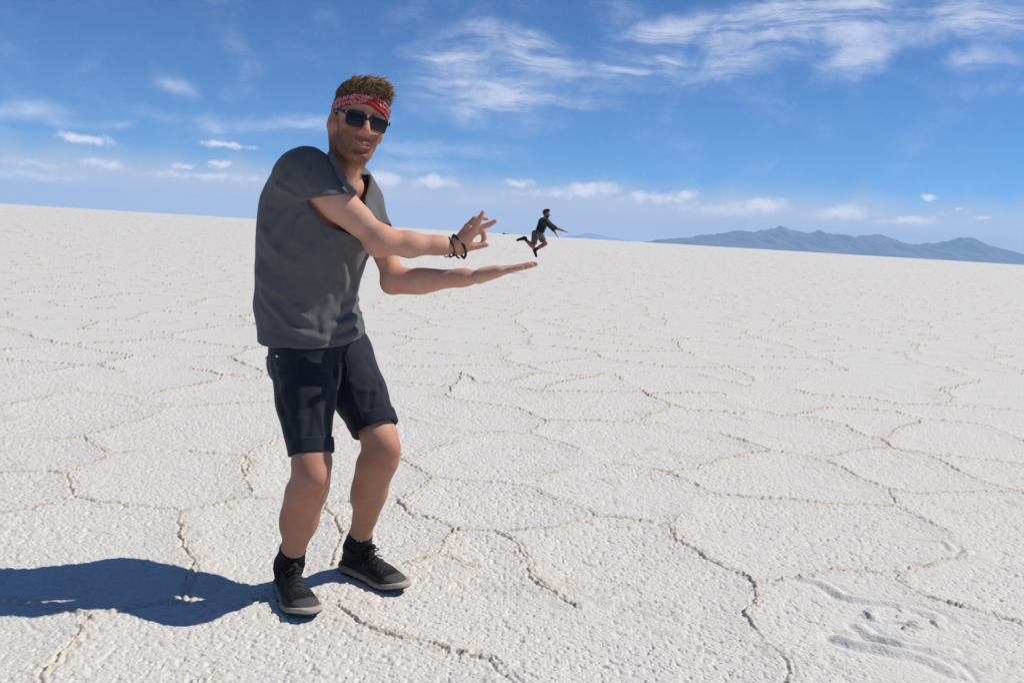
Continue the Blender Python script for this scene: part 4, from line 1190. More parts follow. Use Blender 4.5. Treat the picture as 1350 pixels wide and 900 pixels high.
def shoe(fr, ank, side):
    vh = 0.0022
    lo, hi = fr.bound((-0.03, -0.07, -0.01), (0.33, 0.07, 0.16))
    Kx = 1.0
    def out2(X, Y, grow):
        """plan outline of the last: chain of circles heel to toe"""
        cs = [(0.036, 0.0, 0.035), (0.11, -0.003 * side, 0.0335), (0.195, 0.000, 0.046), (0.235, 0.006 * side, 0.043), (0.265, 0.010 * side, 0.030)]
        d = None
        for i in range(len(cs) - 1):
            ax_, ay_, ra = cs[i]; bx_, by_, rb = cs[i + 1]
            dx, dy = bx_ - ax_, by_ - ay_
            t = np.clip(((X - ax_) * dx + (Y - ay_) * dy) / (dx * dx + dy * dy), 0, 1)
            q = np.hypot(X - ax_ - t * dx, Y - ay_ - t * dy) - (ra + (rb - ra) * t)
            d = q if d is None else smin(d, q, 0.02)
        return d - grow
    def sole_top(X): return 0.031 - 0.009 * sstep(0.02, 0.20, X) + 0.016 * sstep(0.21, 0.30, X) + 0.004 * sstep(0.03, 0.0, X)
    def sole_bot(X): return 0.016 * sstep(0.20, 0.30, X) ** 1.3 + 0.010 * sstep(0.03, -0.005, X)
    # upper
    u = Vol(lo, hi, vh)
    def upper(x, y, z):
        X, Y, Z = fr.loc(x, y, z)
        # height profile of the upper along the foot
        hp = np.interp(X, [-0.01, 0.0, 0.03, 0.07, 0.10, 0.14, 0.19, 0.23, 0.265, 0.29], [0.07, 0.098, 0.100, 0.098, 0.104, 0.090, 0.066, 0.053, 0.045, 0.030])
        t = np.clip((Z - 0.03) / np.maximum(hp - 0.03, 0.01), 0, 1.4)
        inset = 0.004 + 0.004 * t + 0.030 * t ** 3 * sstep(0.06, 0.12, X) + 0.005 * t ** 2
        d = out2(X, Y, 0) + inset
        d = np.maximum(d, Z - hp)
        return np.maximum(d, 0.016 - Z)
    u.add((upper, lo, hi), 0)
    u.cut(rcone(fr.w((0.055, 0, 0.105)), fr.w((0.050, 0, 0.20)), 0.036, 0.05), 0.012)
    u.add(lc(fr, (0.112, 0, 0.100), (0.135, 0, 0.112), 0.018, 0.010), 0.012)                     # tongue
    V, Q = u.mesh(); V = relax(V, Q, 2, 0.5)
    l = fr.pl(V)
    t = np.tile(np.array([0.010, 0.010, 0.011]), (len(V), 1))
    def bl(col, w):
        nonlocal t
        w = np.clip(w, 0, 1)[:, None]; t = t * (1 - w) + np.array(col) * w
    bl((0.085, 0.083, 0.080), sstep(0.236, 0.250, l[:, 0] + 0.25 * np.abs(l[:, 1])) * sstep(0.062, 0.05, l[:, 2]))
    bl((0.030, 0.030, 0.031), ((l[:, 0] > 0.13) & (l[:, 0] < 0.215) & (np.abs(l[:, 1]) < 0.020) & (l[:, 2] > 0.055)) * 0.9)
    bl((0.045, 0.044, 0.043), 0.8 * np.exp(-((np.abs(l[:, 1]) - 0.028) / 0.004) ** 2) * (l[:, 0] > 0.10) * (l[:, 0] < 0.22) * (np.sin(l[:, 0] * 380) > -0.2))
    bl((0.06, 0.057, 0.053), 0.5 * sstep(0.042, 0.030, l[:, 2]))
    up_o = make_mesh('shoe', V, Q, SHOE, man, attrs={'tint': t})
    # sole
    s = Vol(lo, hi, vh)
    def sole(x, y, z):
        X, Y, Z = fr.loc(x, y, z)
        tp, bt = sole_top(X), sole_bot(X)
        d = out2(X, Y, 0.0045) - 0.0025 * np.sin(np.clip((Z - bt) / (tp - bt + 1e-4), 0, 1) * PI)
        lug = 0.0035 * (np.sin(X * 300) > 0.2) * (Z < bt + 0.006)
        return smin_max(d + lug * 0.5, np.maximum(Z - tp, bt - Z + lug), 0.006)
    s.add((sole, lo, hi), 0)
    V, Q = s.mesh(); V = relax(V, Q, 1, 0.4)
    l = fr.pl(V)
    hgt = (l[:, 2] - sole_bot(l[:, 0])) / (sole_top(l[:, 0]) - sole_bot(l[:, 0]) + 1e-4)
    t = np.tile(np.array([0.26, 0.215, 0.175]), (len(V), 1))
    bl((0.018, 0.017, 0.016), sstep(0.38, 0.30, hgt))
    bl((0.50, 0.44, 0.37), 0.8 * sstep(0.24, 0.27, l[:, 0]) * sstep(0.38, 0.5, hgt))
    bl((0.25, 0.205, 0.165), 0.6 * sstep(0.13, 0.05, l[:, 0]) * sstep(0.38, 0.5, hgt))
    make_mesh('sole', V, Q, SOLE, up_o, attrs={'tint': t})
    # laces
    parts = []
    def topz(x): return np.interp(x, [0.10, 0.14, 0.19, 0.23], [0.110, 0.094, 0.068, 0.055])
    for i, x in enumerate(np.linspace(0.135, 0.205, 5)):
        w = 0.021 - 0.001 * i; sgn = 1 if i % 2 else -1
        parts.append(tube(np.array([fr.w((x - sgn * 0.004, -w, topz(x) - 0.008)), fr.w((x, 0, topz(x) + 0.001)), fr.w((x + sgn * 0.004, w, topz(x) - 0.008))]), 0.0023, 6))
    for s_ in (-1, 1):
        a = np.linspace(0, PI * 1.7, 9)
        parts.append(tube(np.array([fr.w((0.130 + 0.014 * math.sin(q), s_ * (0.006 + 0.020 * (1 - math.cos(q)) / 2), 0.104 + 0.006 * math.sin(q) - 0.012 * (1 - math.cos(q)) / 2)) for q in a]), 0.0021, 6))
    v, f = join(parts); make_mesh('lace', v, f, LACE, up_o)
    return up_o
def smin_max(a, b, k): return -smin(-a, -b, k)
shoe(FR, ankR, 1); shoe(FL, ankL, -1)

def sock(fr, ank, kne, topz_):
    sh = nrm(kne - ank)
    tp = ank + sh * ((topz_ - ank[2]) / sh[2])
    k = Vol(ank - [0.09, 0.09, 0.08], ank + [0.11, 0.09, 0.15], 0.0022)
    k.add(rcone(tp + sh * 0.03, ank + sh * 0.0, 0.0405, 0.0425), 0.01)
    k.add(rcone(ank, fr.w((0.055, 0, 0.060)), 0.0425, 0.037), 0.015)
    k.add(rcone(ank, fr.w((0.05, 0, 0.05)), 0.042, 0.037), 0.01); k.add(rcone(fr.w((0.05, 0, 0.05)), fr.w((0.14, 0, 0.045)), 0.035, 0.028), 0.01)
    k.add(rcone(ank + [0, 0, -0.01], fr.w((0.10, 0, 0.078)), 0.036, 0.028), 0.015)
    def rib(x, y, z):
        l = (x - ank[0]) * sh[0] + (y - ank[1]) * sh[1] + (z - ank[2]) * sh[2]
        an = np.arctan2(y - ank[1], x - ank[0])
        return 0.0008 * np.sin(an * 34) - 0.0025 * np.exp(-((l - 0.014) / 0.006) ** 2) - 0.002 * np.exp(-((l - 0.034) / 0.005) ** 2) + 0.004 * (noise3(x * 40, y * 40, z * 50) - 0.5)
    k.mod(rib)
    k.keep(lambda x, y, z: (x - tp[0]) * sh[0] + (y - tp[1]) * sh[1] + (z - tp[2]) * sh[2])
    V, Q = k.mesh(); V = relax(V, Q, 1, 0.4)
    return make_mesh('sock', V, Q, SOCK, man), V
sockR, _ = sock(FR, ankR, kneR, at(386, 722, ankR[1] - 0.02)[2])
sockL, skV = sock(FL, ankL, kneL, at(472, 703, ankL[1] - 0.02)[2])
# small pale woven mark on the visible sock
WHITE = mat('white_thread', (0.6, 0.6, 0.6), rough=0.8)
c0 = on_surface(skV, 472, 716)
v1 = tube(np.array([c0 + [-0.006, -0.001, 0.001], c0 + [-0.003, -0.002, 0.003], c0 + [0.0, -0.002, 0.001]]), 0.0012, 6)
v2 = tube(np.array([c0 + [0.004, -0.002, 0.002], c0 + [0.007, -0.0015, 0.003], c0 + [0.009, -0.001, -0.001]]), 0.0012, 6)
make_mesh('woven_mark', *join([v1, v2]), WHITE, sockL)

# ------------------------------------------------------------------ bracelets
def bracelet(c, axis, ru, rv, u, r, m, knots, name='bracelet'):
    axis = nrm(axis); u = nrm(np.asarray(u, float) - axis * (np.asarray(u, float) @ axis)); v = np.cross(axis, u)
    ring = [c + u * ru * math.cos(a) + v * rv * math.sin(a) + axis * 0.003 * math.sin(3 * a) for a in np.linspace(0, 2 * PI, 40, endpoint=False)]
    parts = [tube(np.array(ring), r, 8, closed=True)]
    for k_ in knots:
        parts.append(tube(np.array(k_), r * 0.8, 6))
    v_, f_ = join(parts)
    return make_mesh(name, v_, f_, m, man)
fv = nrm(wriR - elbR); uu = nrm([0.05, 0.75, 0.65])
BR1 = mat('red_brown_cord', (0.10, 0.028, 0.020), rough=0.8); BR2 = mat('dark_braided_cord', (0.028, 0.026, 0.024), rough=0.85)
p1 = at(593, 326, 2.877); p2 = at(605, 325, 2.883)
b1 = bracelet(p1, fv + np.array([0.0, 0, 0.18]), 0.0335, 0.0285, uu, 0.0026, BR1, [[at(591, 337, 2.850), at(589, 339, 2.850), at(585, 337.5, 2.850)], [at(591, 337, 2.850), at(593, 339.5, 2.850)]])
b1['label'] = 'thin red-brown cord bracelet'
b2 = bracelet(p2, fv + np.array([0.0, 0, 0.50]), 0.043, 0.0355, uu, 0.0042, BR2, [[at(601, 336, 2.850), at(603, 339, 2.850), at(606, 340.5, 2.850)], [at(601, 336, 2.850), at(597, 337, 2.850)]])
b2['label'] = 'thicker dark braided bracelet beside the hand'

# ------------------------------------------------------------------ bandana
def band_mat():
    def sh(nb, b):
        p = nb.obj(); p = nb.attr('hp', 'Vector') if False else nb.pos()
        d = nb.vor(p, 120.0); e = nb.vor(nb.map(p, (0.3, 0.1, 0.7)), 210.0)
        q = nb.noise(p, 240.0, 3, 0.6)
        mask = nb.m('MAXIMUM', nb.m('MULTIPLY', nb.ss(d, 0.28, 0.40), nb.ss(d, 0.62, 0.50)), nb.ss(e, 0.30, 0.2))
        pl = nb.attr('plain', 'Fac')
        mask = nb.m('MULTIPLY', mask, nb.m('SUBTRACT', 1.0, pl))
        c = nb.mix(nb.ss(q, 0.3, 0.7), rgb(0.25, 0.008, 0.017), rgb(0.34, 0.013, 0.026))
        c = nb.mix(nb.m('MULTIPLY', mask, 0.62), c, rgb(0.62, 0.42, 0.43))
        nb.l.new(c, b.inputs['Base Color'])
        nb.l.new(nb.bump(nb.noise(p, 90.0, 4, 0.6), 0.35, 0.004), b.inputs['Normal'])
    return mat('red_bandana_cotton', rough=0.85, spec=0.2, fn=sh)
bd = Vol(*HEAD.bound((-0.12, -0.14, -0.05), (0.12, 0.13, 0.15)), 0.0018)
bd.add(ell(HEAD, (0, -0.014, 0.036), (0.0815, 0.1025, 0.096)), 0)
bd.add(ell(HEAD, (0, 0.030, 0.047), (0.0735, 0.0700, 0.0650)), 0.03)
def bmid(X, Y): return 0.064 + 0.20 * (Y - 0.09) * (Y < 0.09) * 1.0 - 0.010 * sstep(0.01, 0.07, np.abs(X)) + 0.004 * sstep(0.03, 0.0, np.abs(X))
def bfold(x, y, z):
    X, Y, Z = HEAD.loc(x, y, z)
    q = (Z - bmid(X, Y))
    d = 0.0022 * np.sin(q * 420 + 3 * np.sin(X * 30)) + 0.003 * (noise3(X * 50, Y * 50, Z * 60 + 5) - 0.5)
    # fold climbing to a point over the forehead
    d = d - 0.0030 * np.exp(-((q - 0.006 + 0.35 * np.abs(X - 0.012)) / 0.004) ** 2) * (Y > 0.03)
    return -d - 0.001
bd.mod(bfold)
bd.shell(0.005)
def bcut(x, y, z):
    X, Y, Z = HEAD.loc(x, y, z)
    half = 0.019 + 0.005 * sstep(0.0, -0.08, Y) + 0.003 * np.sin(X * 40)
    return np.abs(Z - bmid(X, Y)) - half
bd.keep(bcut)
# knot behind the head
bd.add(ell(HEAD, (0.0, -0.118, 0.030), (0.020, 0.012, 0.014)), 0.004)
bd.add(lc(HEAD, (0.01, -0.122, 0.028), (0.030, -0.130, -0.015), 0.010, 0.005), 0.004)
bd.add(lc(HEAD, (-0.01, -0.122, 0.028), (-0.022, -0.132, -0.022), 0.010, 0.005), 0.004)
V, Q = bd.mesh(); V = relax(V, Q, 1, 0.4)
l = HEAD.pl(V)
q_ = l[:, 2] - bmid(l[:, 0], l[:, 1])
plain = ((q_ < 0.006 - 0.55 * np.abs(l[:, 0] - 0.012)) & (l[:, 1] > 0.02)).astype(float) * 0.95
bandana = make_mesh('bandana', V, Q, band_mat(), man, attrs={'plain': plain})
bandana['label'] = 'red patterned bandana tied as a headband'

# ------------------------------------------------------------------ hair
def hair_mat():
    def sh(nb, b):
        p = nb.pos()
        a = nb.noise(p, 40.0, 4, 0.6); q = nb.noise(nb.map(p, sc=(1, 1, 0.4)), 300.0, 3, 0.6)
        c = nb.mix(nb.ss(a, 0.3, 0.7), rgb(0.042, 0.019, 0.008), rgb(0.125, 0.060, 0.024))
        c = nb.mix(nb.ss(q, 0.35, 0.75, 0.0, 0.8), c, rgb(0.25, 0.135, 0.060))
        c = nb.mix(nb.m('MULTIPLY', nb.attr('short', 'Fac'), 0.75), c, rgb(0.045, 0.024, 0.013))
        nb.l.new(c, b.inputs['Base Color'])
    return mat('brown_hair', rough=0.5, spec=0.35, fn=sh)
hv = Vol(*HEAD.bound((-0.11, -0.14, -0.10), (0.11, 0.13, 0.20)), 0.002)
hv.add(ell(HEAD, (0, -0.020, 0.036), (0.0790, 0.0965, 0.0945)), 0)
hv.add(ell(HEAD, (0, 0.030, 0.047), (0.0705, 0.0665, 0.0620)), 0.03)
hv.add(ell(HEAD, (0.004, 0.020, 0.092), (0.060, 0.062, 0.031)), 0.02)
hv.add(ell(HEAD, (0.008, 0.046, 0.098), (0.046, 0.040, 0.026)), 0.02)
hv.add(ell(HEAD, (0.034, 0.040, 0.080), (0.028, 0.036, 0.030)), 0.02)
hv.add(ell(HEAD, (0.0, -0.05, 0.095), (0.062, 0.055, 0.036)), 0.02)
def htuft(x, y, z):
    X, Y, Z = HEAD.loc(x, y, z)
    w = sstep(0.05, 0.10, Z)
    s1 = noise3(X * 60 + Y * 25, Y * 28 - X * 20, Z * 40 + 3) - 0.5; s2 = noise3(X * 130 + Y * 40, Y * 50 - X * 30, Z * 80) - 0.5
    return -(0.012 * s1 + 0.007 * s2) * (0.25 + w)
hv.mod(htuft)
def hcut(x, y, z):
    X, Y, Z = HEAD.loc(x, y, z)
    line = np.where(Y > -0.02, 0.064 - 0.75 * np.clip(0.07 - Y, 0, 0.06), 0.022 - 0.9 * np.clip(-0.02 - Y, 0, 0.075))
    return line - 0.012 - Z
hv.keep(hcut)
V1, Q1 = hv.mesh(); V1 = relax(V1, Q1, 1, 0.3)
l1 = HEAD.pl(V1)
short1 = sstep(0.085, 0.05, l1[:, 2])
# loose strands growing out of the mass
r2 = np.random.default_rng(11)
idx = r2.choice(len(V1), 7000)
Nq = V1[idx] * 55
hn = np.stack([noise3(Nq[:, 0] + 5 * q, Nq[:, 1] + 9 * q, Nq[:, 2] + 3 * q) for q in range(3)], 1) - 0.5
st = []; sF = []; sS = []
cen = HEAD.w((0, -0.01, 0.03))
for ii, i in enumerate(idx):
    p = V1[i]; lp = l1[i]
    nn = nrm(p - cen)
    topw = float(sstep(0.07, 0.11, lp[2]))
    sweep = HEAD.d((0.30, 0.10 if lp[1] > 0 else -0.4, 0.15))
    down = HEAD.d((0, -0.3, -0.6))
    g = nrm(nn * (0.22 + 0.10 * topw) + sweep * topw * 1.2 + down * (1 - topw) * 0.8 + hn[ii] * 0.55 + r2.normal(0, 0.05, 3))
    L = (0.008 + 0.022 * topw) * r2.uniform(0.6, 1.3)
    if r2.random() < 0.012: L *= 1.7
    w = 0.0011
    a = nrm(np.cross(g, nn + 1e-3)); b = nrm(np.cross(g, a))
    bend = sweep * topw * 0.35 - nn * 0.35
    o = len(st)
    for t_, ws in ((-0.15, 1.0), (0.45, 0.8)):
        c_ = p + g * L * t_ + bend * L * t_ * t_
        for k_ in range(3):
            an = 2 * PI * k_ / 3
            st.append(c_ + w * ws * (a * math.cos(an) + b * math.sin(an)))
    st.append(p + g * L + bend * L)
    for k_ in range(3):
        k2 = (k_ + 1) % 3
        sF.append((o + k_, o + k2, o + 3 + k2, o + 3 + k_)); sF.append((o + 3 + k_, o + 3 + k2, o + 6, o + 6))
    sS += [short1[i]] * 7
sF = [tuple(dict.fromkeys(f)) for f in sF]
allV = np.concatenate([V1, np.array(st)]); allF = [tuple(int(a) for a in q) for q in Q1] + [tuple(a + len(V1) for a in f) for f in sF]
hair = make_mesh('hair', allV, allF, hair_mat(), man, attrs={'short': np.concatenate([short1, np.array(sS)])})

# ------------------------------------------------------------------ sunglasses
PLAST = mat('black_gloss_plastic', (0.010, 0.010, 0.011), rough=0.34, spec=0.4)
def lens_mat():
    def sh(nb, b):
        l = nb.attr('grad', 'Fac')
        nb.l.new(nb.mix(l, rgb(0.045, 0.024, 0.022), rgb(0.007, 0.006, 0.007)), b.inputs['Base Color'])
    return mat('dark_gradient_lens', rough=0.10, spec=0.28, fn=sh)
LENS = lens_mat()
def yface(X): return 0.1035 - 2.6 * X * X
def lens2(X, Z, s):
    x = s * X - 0.0352; z = Z + 0.0010
    hx = 0.0245 + 0.14 * z; hz = 0.0180
    r = 0.0105
    qx = np.abs(x) - hx + r; qz = np.abs(z + 0.05 * x) - hz + r
    return np.hypot(np.maximum(qx, 0), np.maximum(qz, 0)) + np.minimum(np.maximum(qx, qz), 0) - r
gl = Vol(*HEAD.bound((-0.085, -0.03, -0.03), (0.085, 0.12, 0.05)), 0.0010)
def frame_f(x, y, z):
    X, Y, Z = HEAD.loc(x, y, z)
    yy = np.abs(Y - yface(X)) - 0.0028
    d = None
    for s in (-1, 1):
        l = lens2(X, Z, s)
        ring = np.maximum(l - 0.0036 - 0.0034 * sstep(0.0, 0.016, Z), -(l - 0.0002))
        d = ring if d is None else np.minimum(d, ring)
    bridge = np.maximum(np.abs(X) - 0.012, np.abs(Z - 0.008 + X * X * 30) - 0.0040)
    d = np.minimum(d, bridge)
    for s in (-1, 1):
        tip = np.maximum(np.abs(s * X - 0.0655) - 0.0075, np.abs(Z - 0.0135) - 0.0052)
        d = np.minimum(d, tip)
    return np.maximum(d, yy)
lo, hi = HEAD.bound((-0.078, 0.07, -0.02), (0.078, 0.112, 0.04))
gl.add((frame_f, lo, hi), 0)
V, Q = gl.mesh(); V = relax(V, Q, 1, 0.3)
glasses = make_mesh('sunglasses', V, Q, PLAST, man)
glasses['label'] = 'black sunglasses'
for s in (-1, 1):
    lv = Vol(*HEAD.bound((min(s * 0.005, s * 0.068), 0.07, -0.02), (max(s * 0.005, s * 0.068), 0.112, 0.03)), 0.0010)
    def lens_f(x, y, z):
        X, Y, Z = HEAD.loc(x, y, z)
        return np.maximum(lens2(X, Z, s) - 0.0006, np.abs(Y - yface(X) + 0.0002) - 0.0012)
    lv.add((lens_f, lo, hi), 0)
    V, Q = lv.mesh()
    make_mesh('lens', V, Q, LENS, glasses, attrs={'grad': sstep(-0.018, 0.006, HEAD.pl(V)[:, 2])})
    tv = Vol(*HEAD.bound((min(s * 0.05, s * 0.10), -0.05, -0.02), (max(s * 0.05, s * 0.10), 0.11, 0.05)), 0.0012)
    pts = [(s * 0.0715, 0.090, 0.0135), (s * 0.0770, 0.055, 0.0165), (s * 0.0805, 0.010, 0.0205), (s * 0.0805, -0.018, 0.018), (s * 0.079, -0.034, 0.004)]
    for i in range(4): tv.add(econe(HEAD.w(pts[i]), HEAD.w(pts[i + 1]), (0.0022, 0.0048), (0.0022, 0.0044), lh), 0.002)
    V, Q = tv.mesh()
    tm = make_mesh('temple', V, Q, PLAST, glasses)
    knob('hinge_stud', HEAD.w((s * 0.0655, yface(0.0655) + 0.003, 0.0142)), 0.0020, STEEL, glasses)
# ------------------------------------------------------------------ the man leaping far behind
JY = 27.9
def build_jumper():
    J = lambda zx, zy, dy=0.0: at(660 + zx * 0.1, 260 + zy * 0.1, JY + dy)
    lo = J(180, 820) - [0.1, 0.75, 0.1]; hi = J(880, 140) + [0.1, 0.75, 0.1]
    h = 0.010
    hip_n, hip_f = J(460, 480, -0.09), J(505, 480, 0.09)
    kn_n, an_n = J(428, 655, -0.12), J(318, 548, -0.10)
    kn_f, an_f = J(590, 612, 0.14), J(458, 690, 0.12)
    sh_n, sh_f = J(585, 312, -0.17), J(600, 305, 0.17)
    el_n, wr_n = J(690, 420, -0.22), J(725, 475, -0.22)
    el_f, wr_f = J(705, 400, 0.22), J(820, 438, 0.20)
    neck, head = J(585, 288), J(603, 222)
    FRH = Frame(head, (0.15, 1, 0), (1, -0.15, -0.05), (0.05, 0, 1))
    b = Vol(lo, hi, h)
    b.add(rcone(J(495, 460), J(560, 330), 0.10, 0.12), 0.05); b.add(rcone(sh_n, sh_f, 0.07, 0.07), 0.05)
    b.add(rcone(neck, head, 0.062, 0.055), 0.02)
    b.add(ell(FRH, (0, -0.01, 0.03), (0.078, 0.098, 0.105)), 0.02); b.add(ell(FRH, (0, 0.035, -0.05), (0.055, 0.058, 0.075)), 0.03)
    b.add(rcone(FRH.w((0, 0.095, 0.005)), FRH.w((0, 0.118, -0.03)), 0.012, 0.015), 0.01)
    for s in (-1, 1): b.add(ell(FRH, (s * 0.08, -0.01, -0.01), (0.012, 0.022, 0.035)), 0.008)
    for p, k, a, ft in ((hip_n, kn_n, an_n, J(215, 568, -0.10)), (hip_f, kn_f, an_f, J(468, 780, 0.12))):
        b.add(rcone(p, k, 0.085, 0.058), 0.03); b.add(rcone(k, a, 0.056, 0.040), 0.03)
        b.add(rcone(k * 0.7 + a * 0.3, k * 0.4 + a * 0.6, 0.060, 0.046), 0.04); b.add(rcone(a, ft, 0.038, 0.028), 0.03)
    for s_, e, w in ((sh_n, el_n, wr_n), (sh_f, el_f, wr_f)):
        b.add(rcone(s_, e, 0.052, 0.042), 0.03); b.add(rcone(e, w, 0.042, 0.030), 0.02)
        d = nrm(w - e); sd = nrm(np.cross(d, [0, 1, 0.3])); up = np.cross(d, sd)
        b.add(econe(w, w + d * 0.08, (0.020, 0.036), (0.016, 0.040), sd), 0.015)
        for q in range(4):
            o = (q - 1.5) * 0.021
            f0 = w + d * 0.08 + up * o; f1 = f0 + d * 0.045 + up * o * 0.25; f2 = f1 + d * 0.035 - sd * 0.010
            b.add(rcone(f0, f1, 0.0105, 0.0095), 0.004); b.add(rcone(f1, f2, 0.0095, 0.0085), 0.003)
        b.add(rcone(w + d * 0.025 + up * 0.035, w + d * 0.075 + up * 0.070, 0.013, 0.010), 0.006)
    V, Q = b.mesh(); V = relax(V, Q, 1, 0.4)
    l = FRH.pl(V); t = np.tile(np.array([0.50, 0.27, 0.18]), (len(V), 1))
    inh = (np.abs(l) < [0.12, 0.15, 0.16]).all(1)
    m = inh & (l[:, 2] < -0.035) & (l[:, 1] > 0.0) & (l[:, 2] > -0.15); t[m] = (0.05, 0.025, 0.015)
    root = tag(empty('person', (J(480, 800)[0], JY, 0.0)), 'small dark-haired man leaping in mid-air above the open palm, black long-sleeved top', 'person')
    make_mesh('body', V, Q, SKIN_D, root, attrs={'tint': t})
    BLACK = cloth_mat('black_jersey', (0.012, 0.013, 0.017), (0.020, 0.021, 0.026), scale=120, bump=0.4)
    GREY = cloth_mat('grey_check_cotton', (0.045, 0.04, 0.042), (0.10, 0.09, 0.092), scale=22, bump=0.4)
    DARK = cloth_mat('dark_shoe', (0.012, 0.011, 0.011), (0.022, 0.02, 0.02), scale=90)
    # top
    v = Vol(lo, hi, h)
    v.add(rcone(J(524, 440), J(560, 335), 0.140, 0.150), 0.05)
    v.add(rcone(sh_n, sh_f, 0.088, 0.088), 0.06); v.add(rcone(J(575, 312), neck, 0.10, 0.070), 0.04)
    for s_, e, w in ((sh_n, el_n, wr_n), (sh_f, el_f, wr_f)):
        v.add(rcone(s_, e, 0.074, 0.060), 0.04); v.add(rcone(e, e + (w - e) * 0.16, 0.060, 0.055), 0.02)
    v.mod(lambda x, y, z: 0.022 * (noise3(x * 9, y * 9, z * 11) - 0.5))
    dn = nrm(J(470, 455) - J(520, 300)); c = J(530, 468)
    v.shell(0.02)
    v.keep(lambda x, y, z: -((z - c[2]) + 0.10 * (x - c[0])))
    v.cut(rcone(neck + [0, 0, 0.0], head, 0.062, 0.075), 0.01)
    V, Q = v.mesh(); V = relax(V, Q, 1, 0.4)
    make_mesh('long_sleeved_top', V, Q, BLACK, root)
    # shorts
    v = Vol(lo, hi, h)
    v.add(rcone(J(505, 458), J(482, 490), 0.128, 0.140), 0.05)
    for p, k, t1, r0, r1 in ((hip_n, kn_n, 0.80, 0.120, 0.095), (hip_f, kn_f, 0.72, 0.120, 0.100)):
        v.add(rcone(p, p + (k - p) * t1, r0, r1), 0.05)
    v.mod(lambda x, y, z: 0.024 * (noise3(x * 10 + 4, y * 10, z * 9) - 0.5))
    v.shell(0.02)
    v.keep(lambda x, y, z: (z - J(500, 452)[2] - 0.03))
    for p, k, t1 in ((hip_n, kn_n, 0.80), (hip_f, kn_f, 0.72)):
        e = p + (k - p) * t1; d = nrm(k - p); f, l0, h0 = ball(e + d * 0.05, 0.17)
        v.cut(((lambda x, y, z, e=e, d=d, f=f: np.maximum(f(x, y, z), -((x - e[0]) * d[0] + (y - e[1]) * d[1] + (z - e[2]) * d[2]))), l0, h0), 0)
    V, Q = v.mesh(); V = relax(V, Q, 1, 0.4)
    make_mesh('shorts', V, Q, GREY, root)
    # shoes
    for a, ft, k in ((an_n, J(212, 566, -0.10), kn_n), (an_f, J(470, 785, 0.12), kn_f)):
        v = Vol(np.minimum(a, ft) - 0.2, np.maximum(a, ft) + 0.2, 0.008)
        d = nrm(ft - a); sk = nrm(k - a)
        v.add(rcone(a + sk * 0.10, a - sk * 0.02, 0.047, 0.052), 0.02); v.add(rcone(a - sk * 0.03, ft - d * 0.02, 0.055, 0.038), 0.03)
        back = nrm(-d - sk * 0.6); v.add(ball(a + back * 0.035, 0.045), 0.03)
        V, Q = v.mesh(); V = relax(V, Q, 1, 0.4); make_mesh('shoe', V, Q, DARK, root)
    # hair
    v = Vol(head - 0.22, head + 0.26, 0.008)
    v.add(ell(FRH, (0, -0.018, 0.045), (0.087, 0.104, 0.104)), 0); v.add(ell(FRH, (0, 0.035, 0.118), (0.066, 0.070, 0.040)), 0.03)
    v.mod(lambda x, y, z: 0.020 * (noise3(x * 45, y * 45, z * 45) - 0.5))
    def hc(x, y, z):
        X, Y, Z = FRH.loc(x, y, z)
        return np.where(Y > 0.02, 0.075, -0.03 + 0.9 * np.clip(Y + 0.06, 0, 0.12)) - Z
    v.keep(hc)
    V, Q = v.mesh(); make_mesh('hair', V, Q, mat('black_hair', (0.012, 0.009, 0.008), rough=0.5), root)
build_jumper()

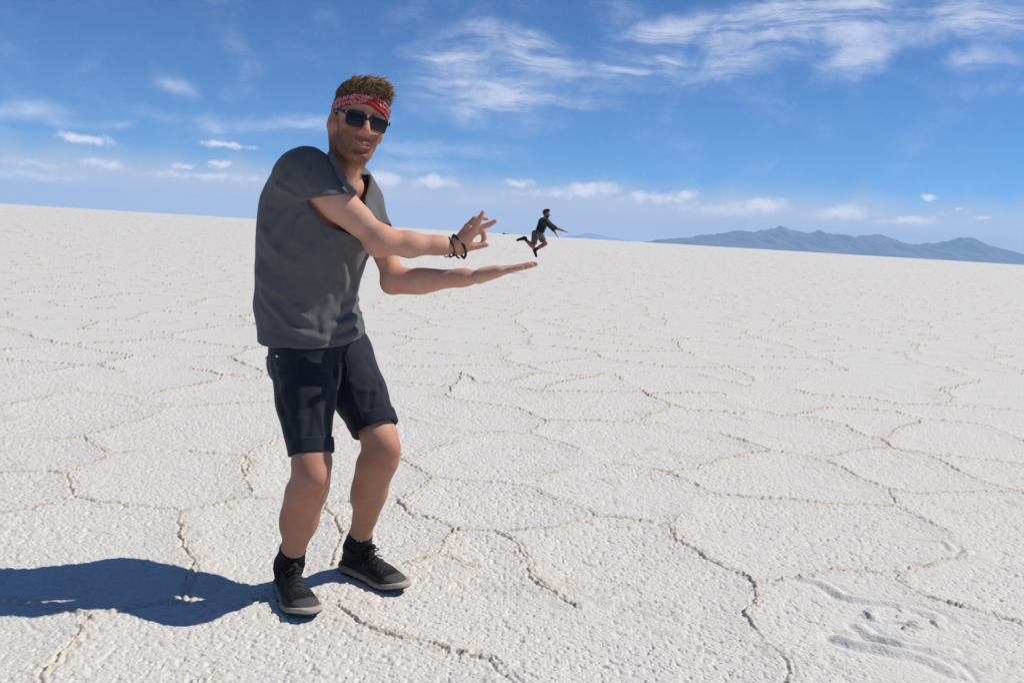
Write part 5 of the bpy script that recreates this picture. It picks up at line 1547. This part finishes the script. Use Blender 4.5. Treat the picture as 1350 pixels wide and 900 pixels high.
# ------------------------------------------------------------------ two vehicles far out on the salt
def vehicle(px, dist, heading, paint, label, group):
    p = at(px, 308.5 + (px - 675) * 0.06, dist); p[2] = 0
    fr = Frame(p, (math.cos(heading), math.sin(heading), 0), (-math.sin(heading), math.cos(heading), 0), (0, 0, 1))
    root = tag(empty('off_road_car', p), label, 'car', group)
    def bx(V, lo, hi):
        lo, hi = np.array(lo, float), np.array(hi, float); c = (lo + hi) / 2; hf = (hi - lo) / 2
        def f(x, y, z):
            X, Y, Z = fr.loc(x, y, z); r = 0.12
            qx, qy, qz = np.abs(X - c[0]) - hf[0] + r, np.abs(Y - c[1]) - hf[1] + r, np.abs(Z - c[2]) - hf[2] + r
            return np.sqrt(np.maximum(qx, 0) ** 2 + np.maximum(qy, 0) ** 2 + np.maximum(qz, 0) ** 2) + np.minimum(np.maximum(qx, np.maximum(qy, qz)), 0) - r
        l, h = fr.bound(lo, hi); return f, l, h
    l, h = fr.bound((-2.6, -1.2, -0.1), (2.6, 1.2, 2.4))
    v = Vol(l, h, 0.06)
    v.add(bx(v, (-2.3, -0.92, 0.45), (2.3, 0.92, 1.15)), 0.0); v.add(bx(v, (-2.25, -0.86, 1.0), (1.0, 0.86, 1.85)), 0.08)
    v.add(bx(v, (-1.8, -0.7, 1.9), (0.6, 0.7, 2.15)), 0.02)
    V, Q = v.mesh(); make_mesh('body', V, Q, paint, root)
    g = Vol(l, h, 0.06); g.add(bx(g, (-2.1, -0.885, 1.22), (0.98, 0.885, 1.66)), 0)
    V, Q = g.mesh(); make_mesh('window', V, Q, GLASS_D, root)
    for sx in (-1.4, 1.45):
        for sy in (-0.8, 0.8):
            w = Vol(*fr.bound((sx - 0.5, sy - 0.3, -0.05), (sx + 0.5, sy + 0.3, 0.9)), 0.05)
            w.add(econe(fr.w((sx, sy - 0.11, 0.40)), fr.w((sx, sy + 0.11, 0.40)), (0.40, 0.40), (0.40, 0.40), (0, 0, 1)), 0)
            V, Q = w.mesh(); make_mesh('wheel', V, Q, TYRE, root)
GLASS_D = mat('tinted_glass', (0.02, 0.025, 0.03), rough=0.1); TYRE = mat('tyre_rubber', (0.02, 0.02, 0.02), rough=0.9)
vehicle(664.6, 1250, 0.35, mat('dark_car_paint', (0.03, 0.032, 0.04), rough=0.35), 'tiny dark off-road car on the far horizon between the raised hand and the leaping man', None)
vehicle(670.5, 2300, -0.2, mat('silver_car_paint', (0.30, 0.31, 0.33), rough=0.35), 'tiny pale off-road car beyond the dark one on the horizon, barely visible', None)
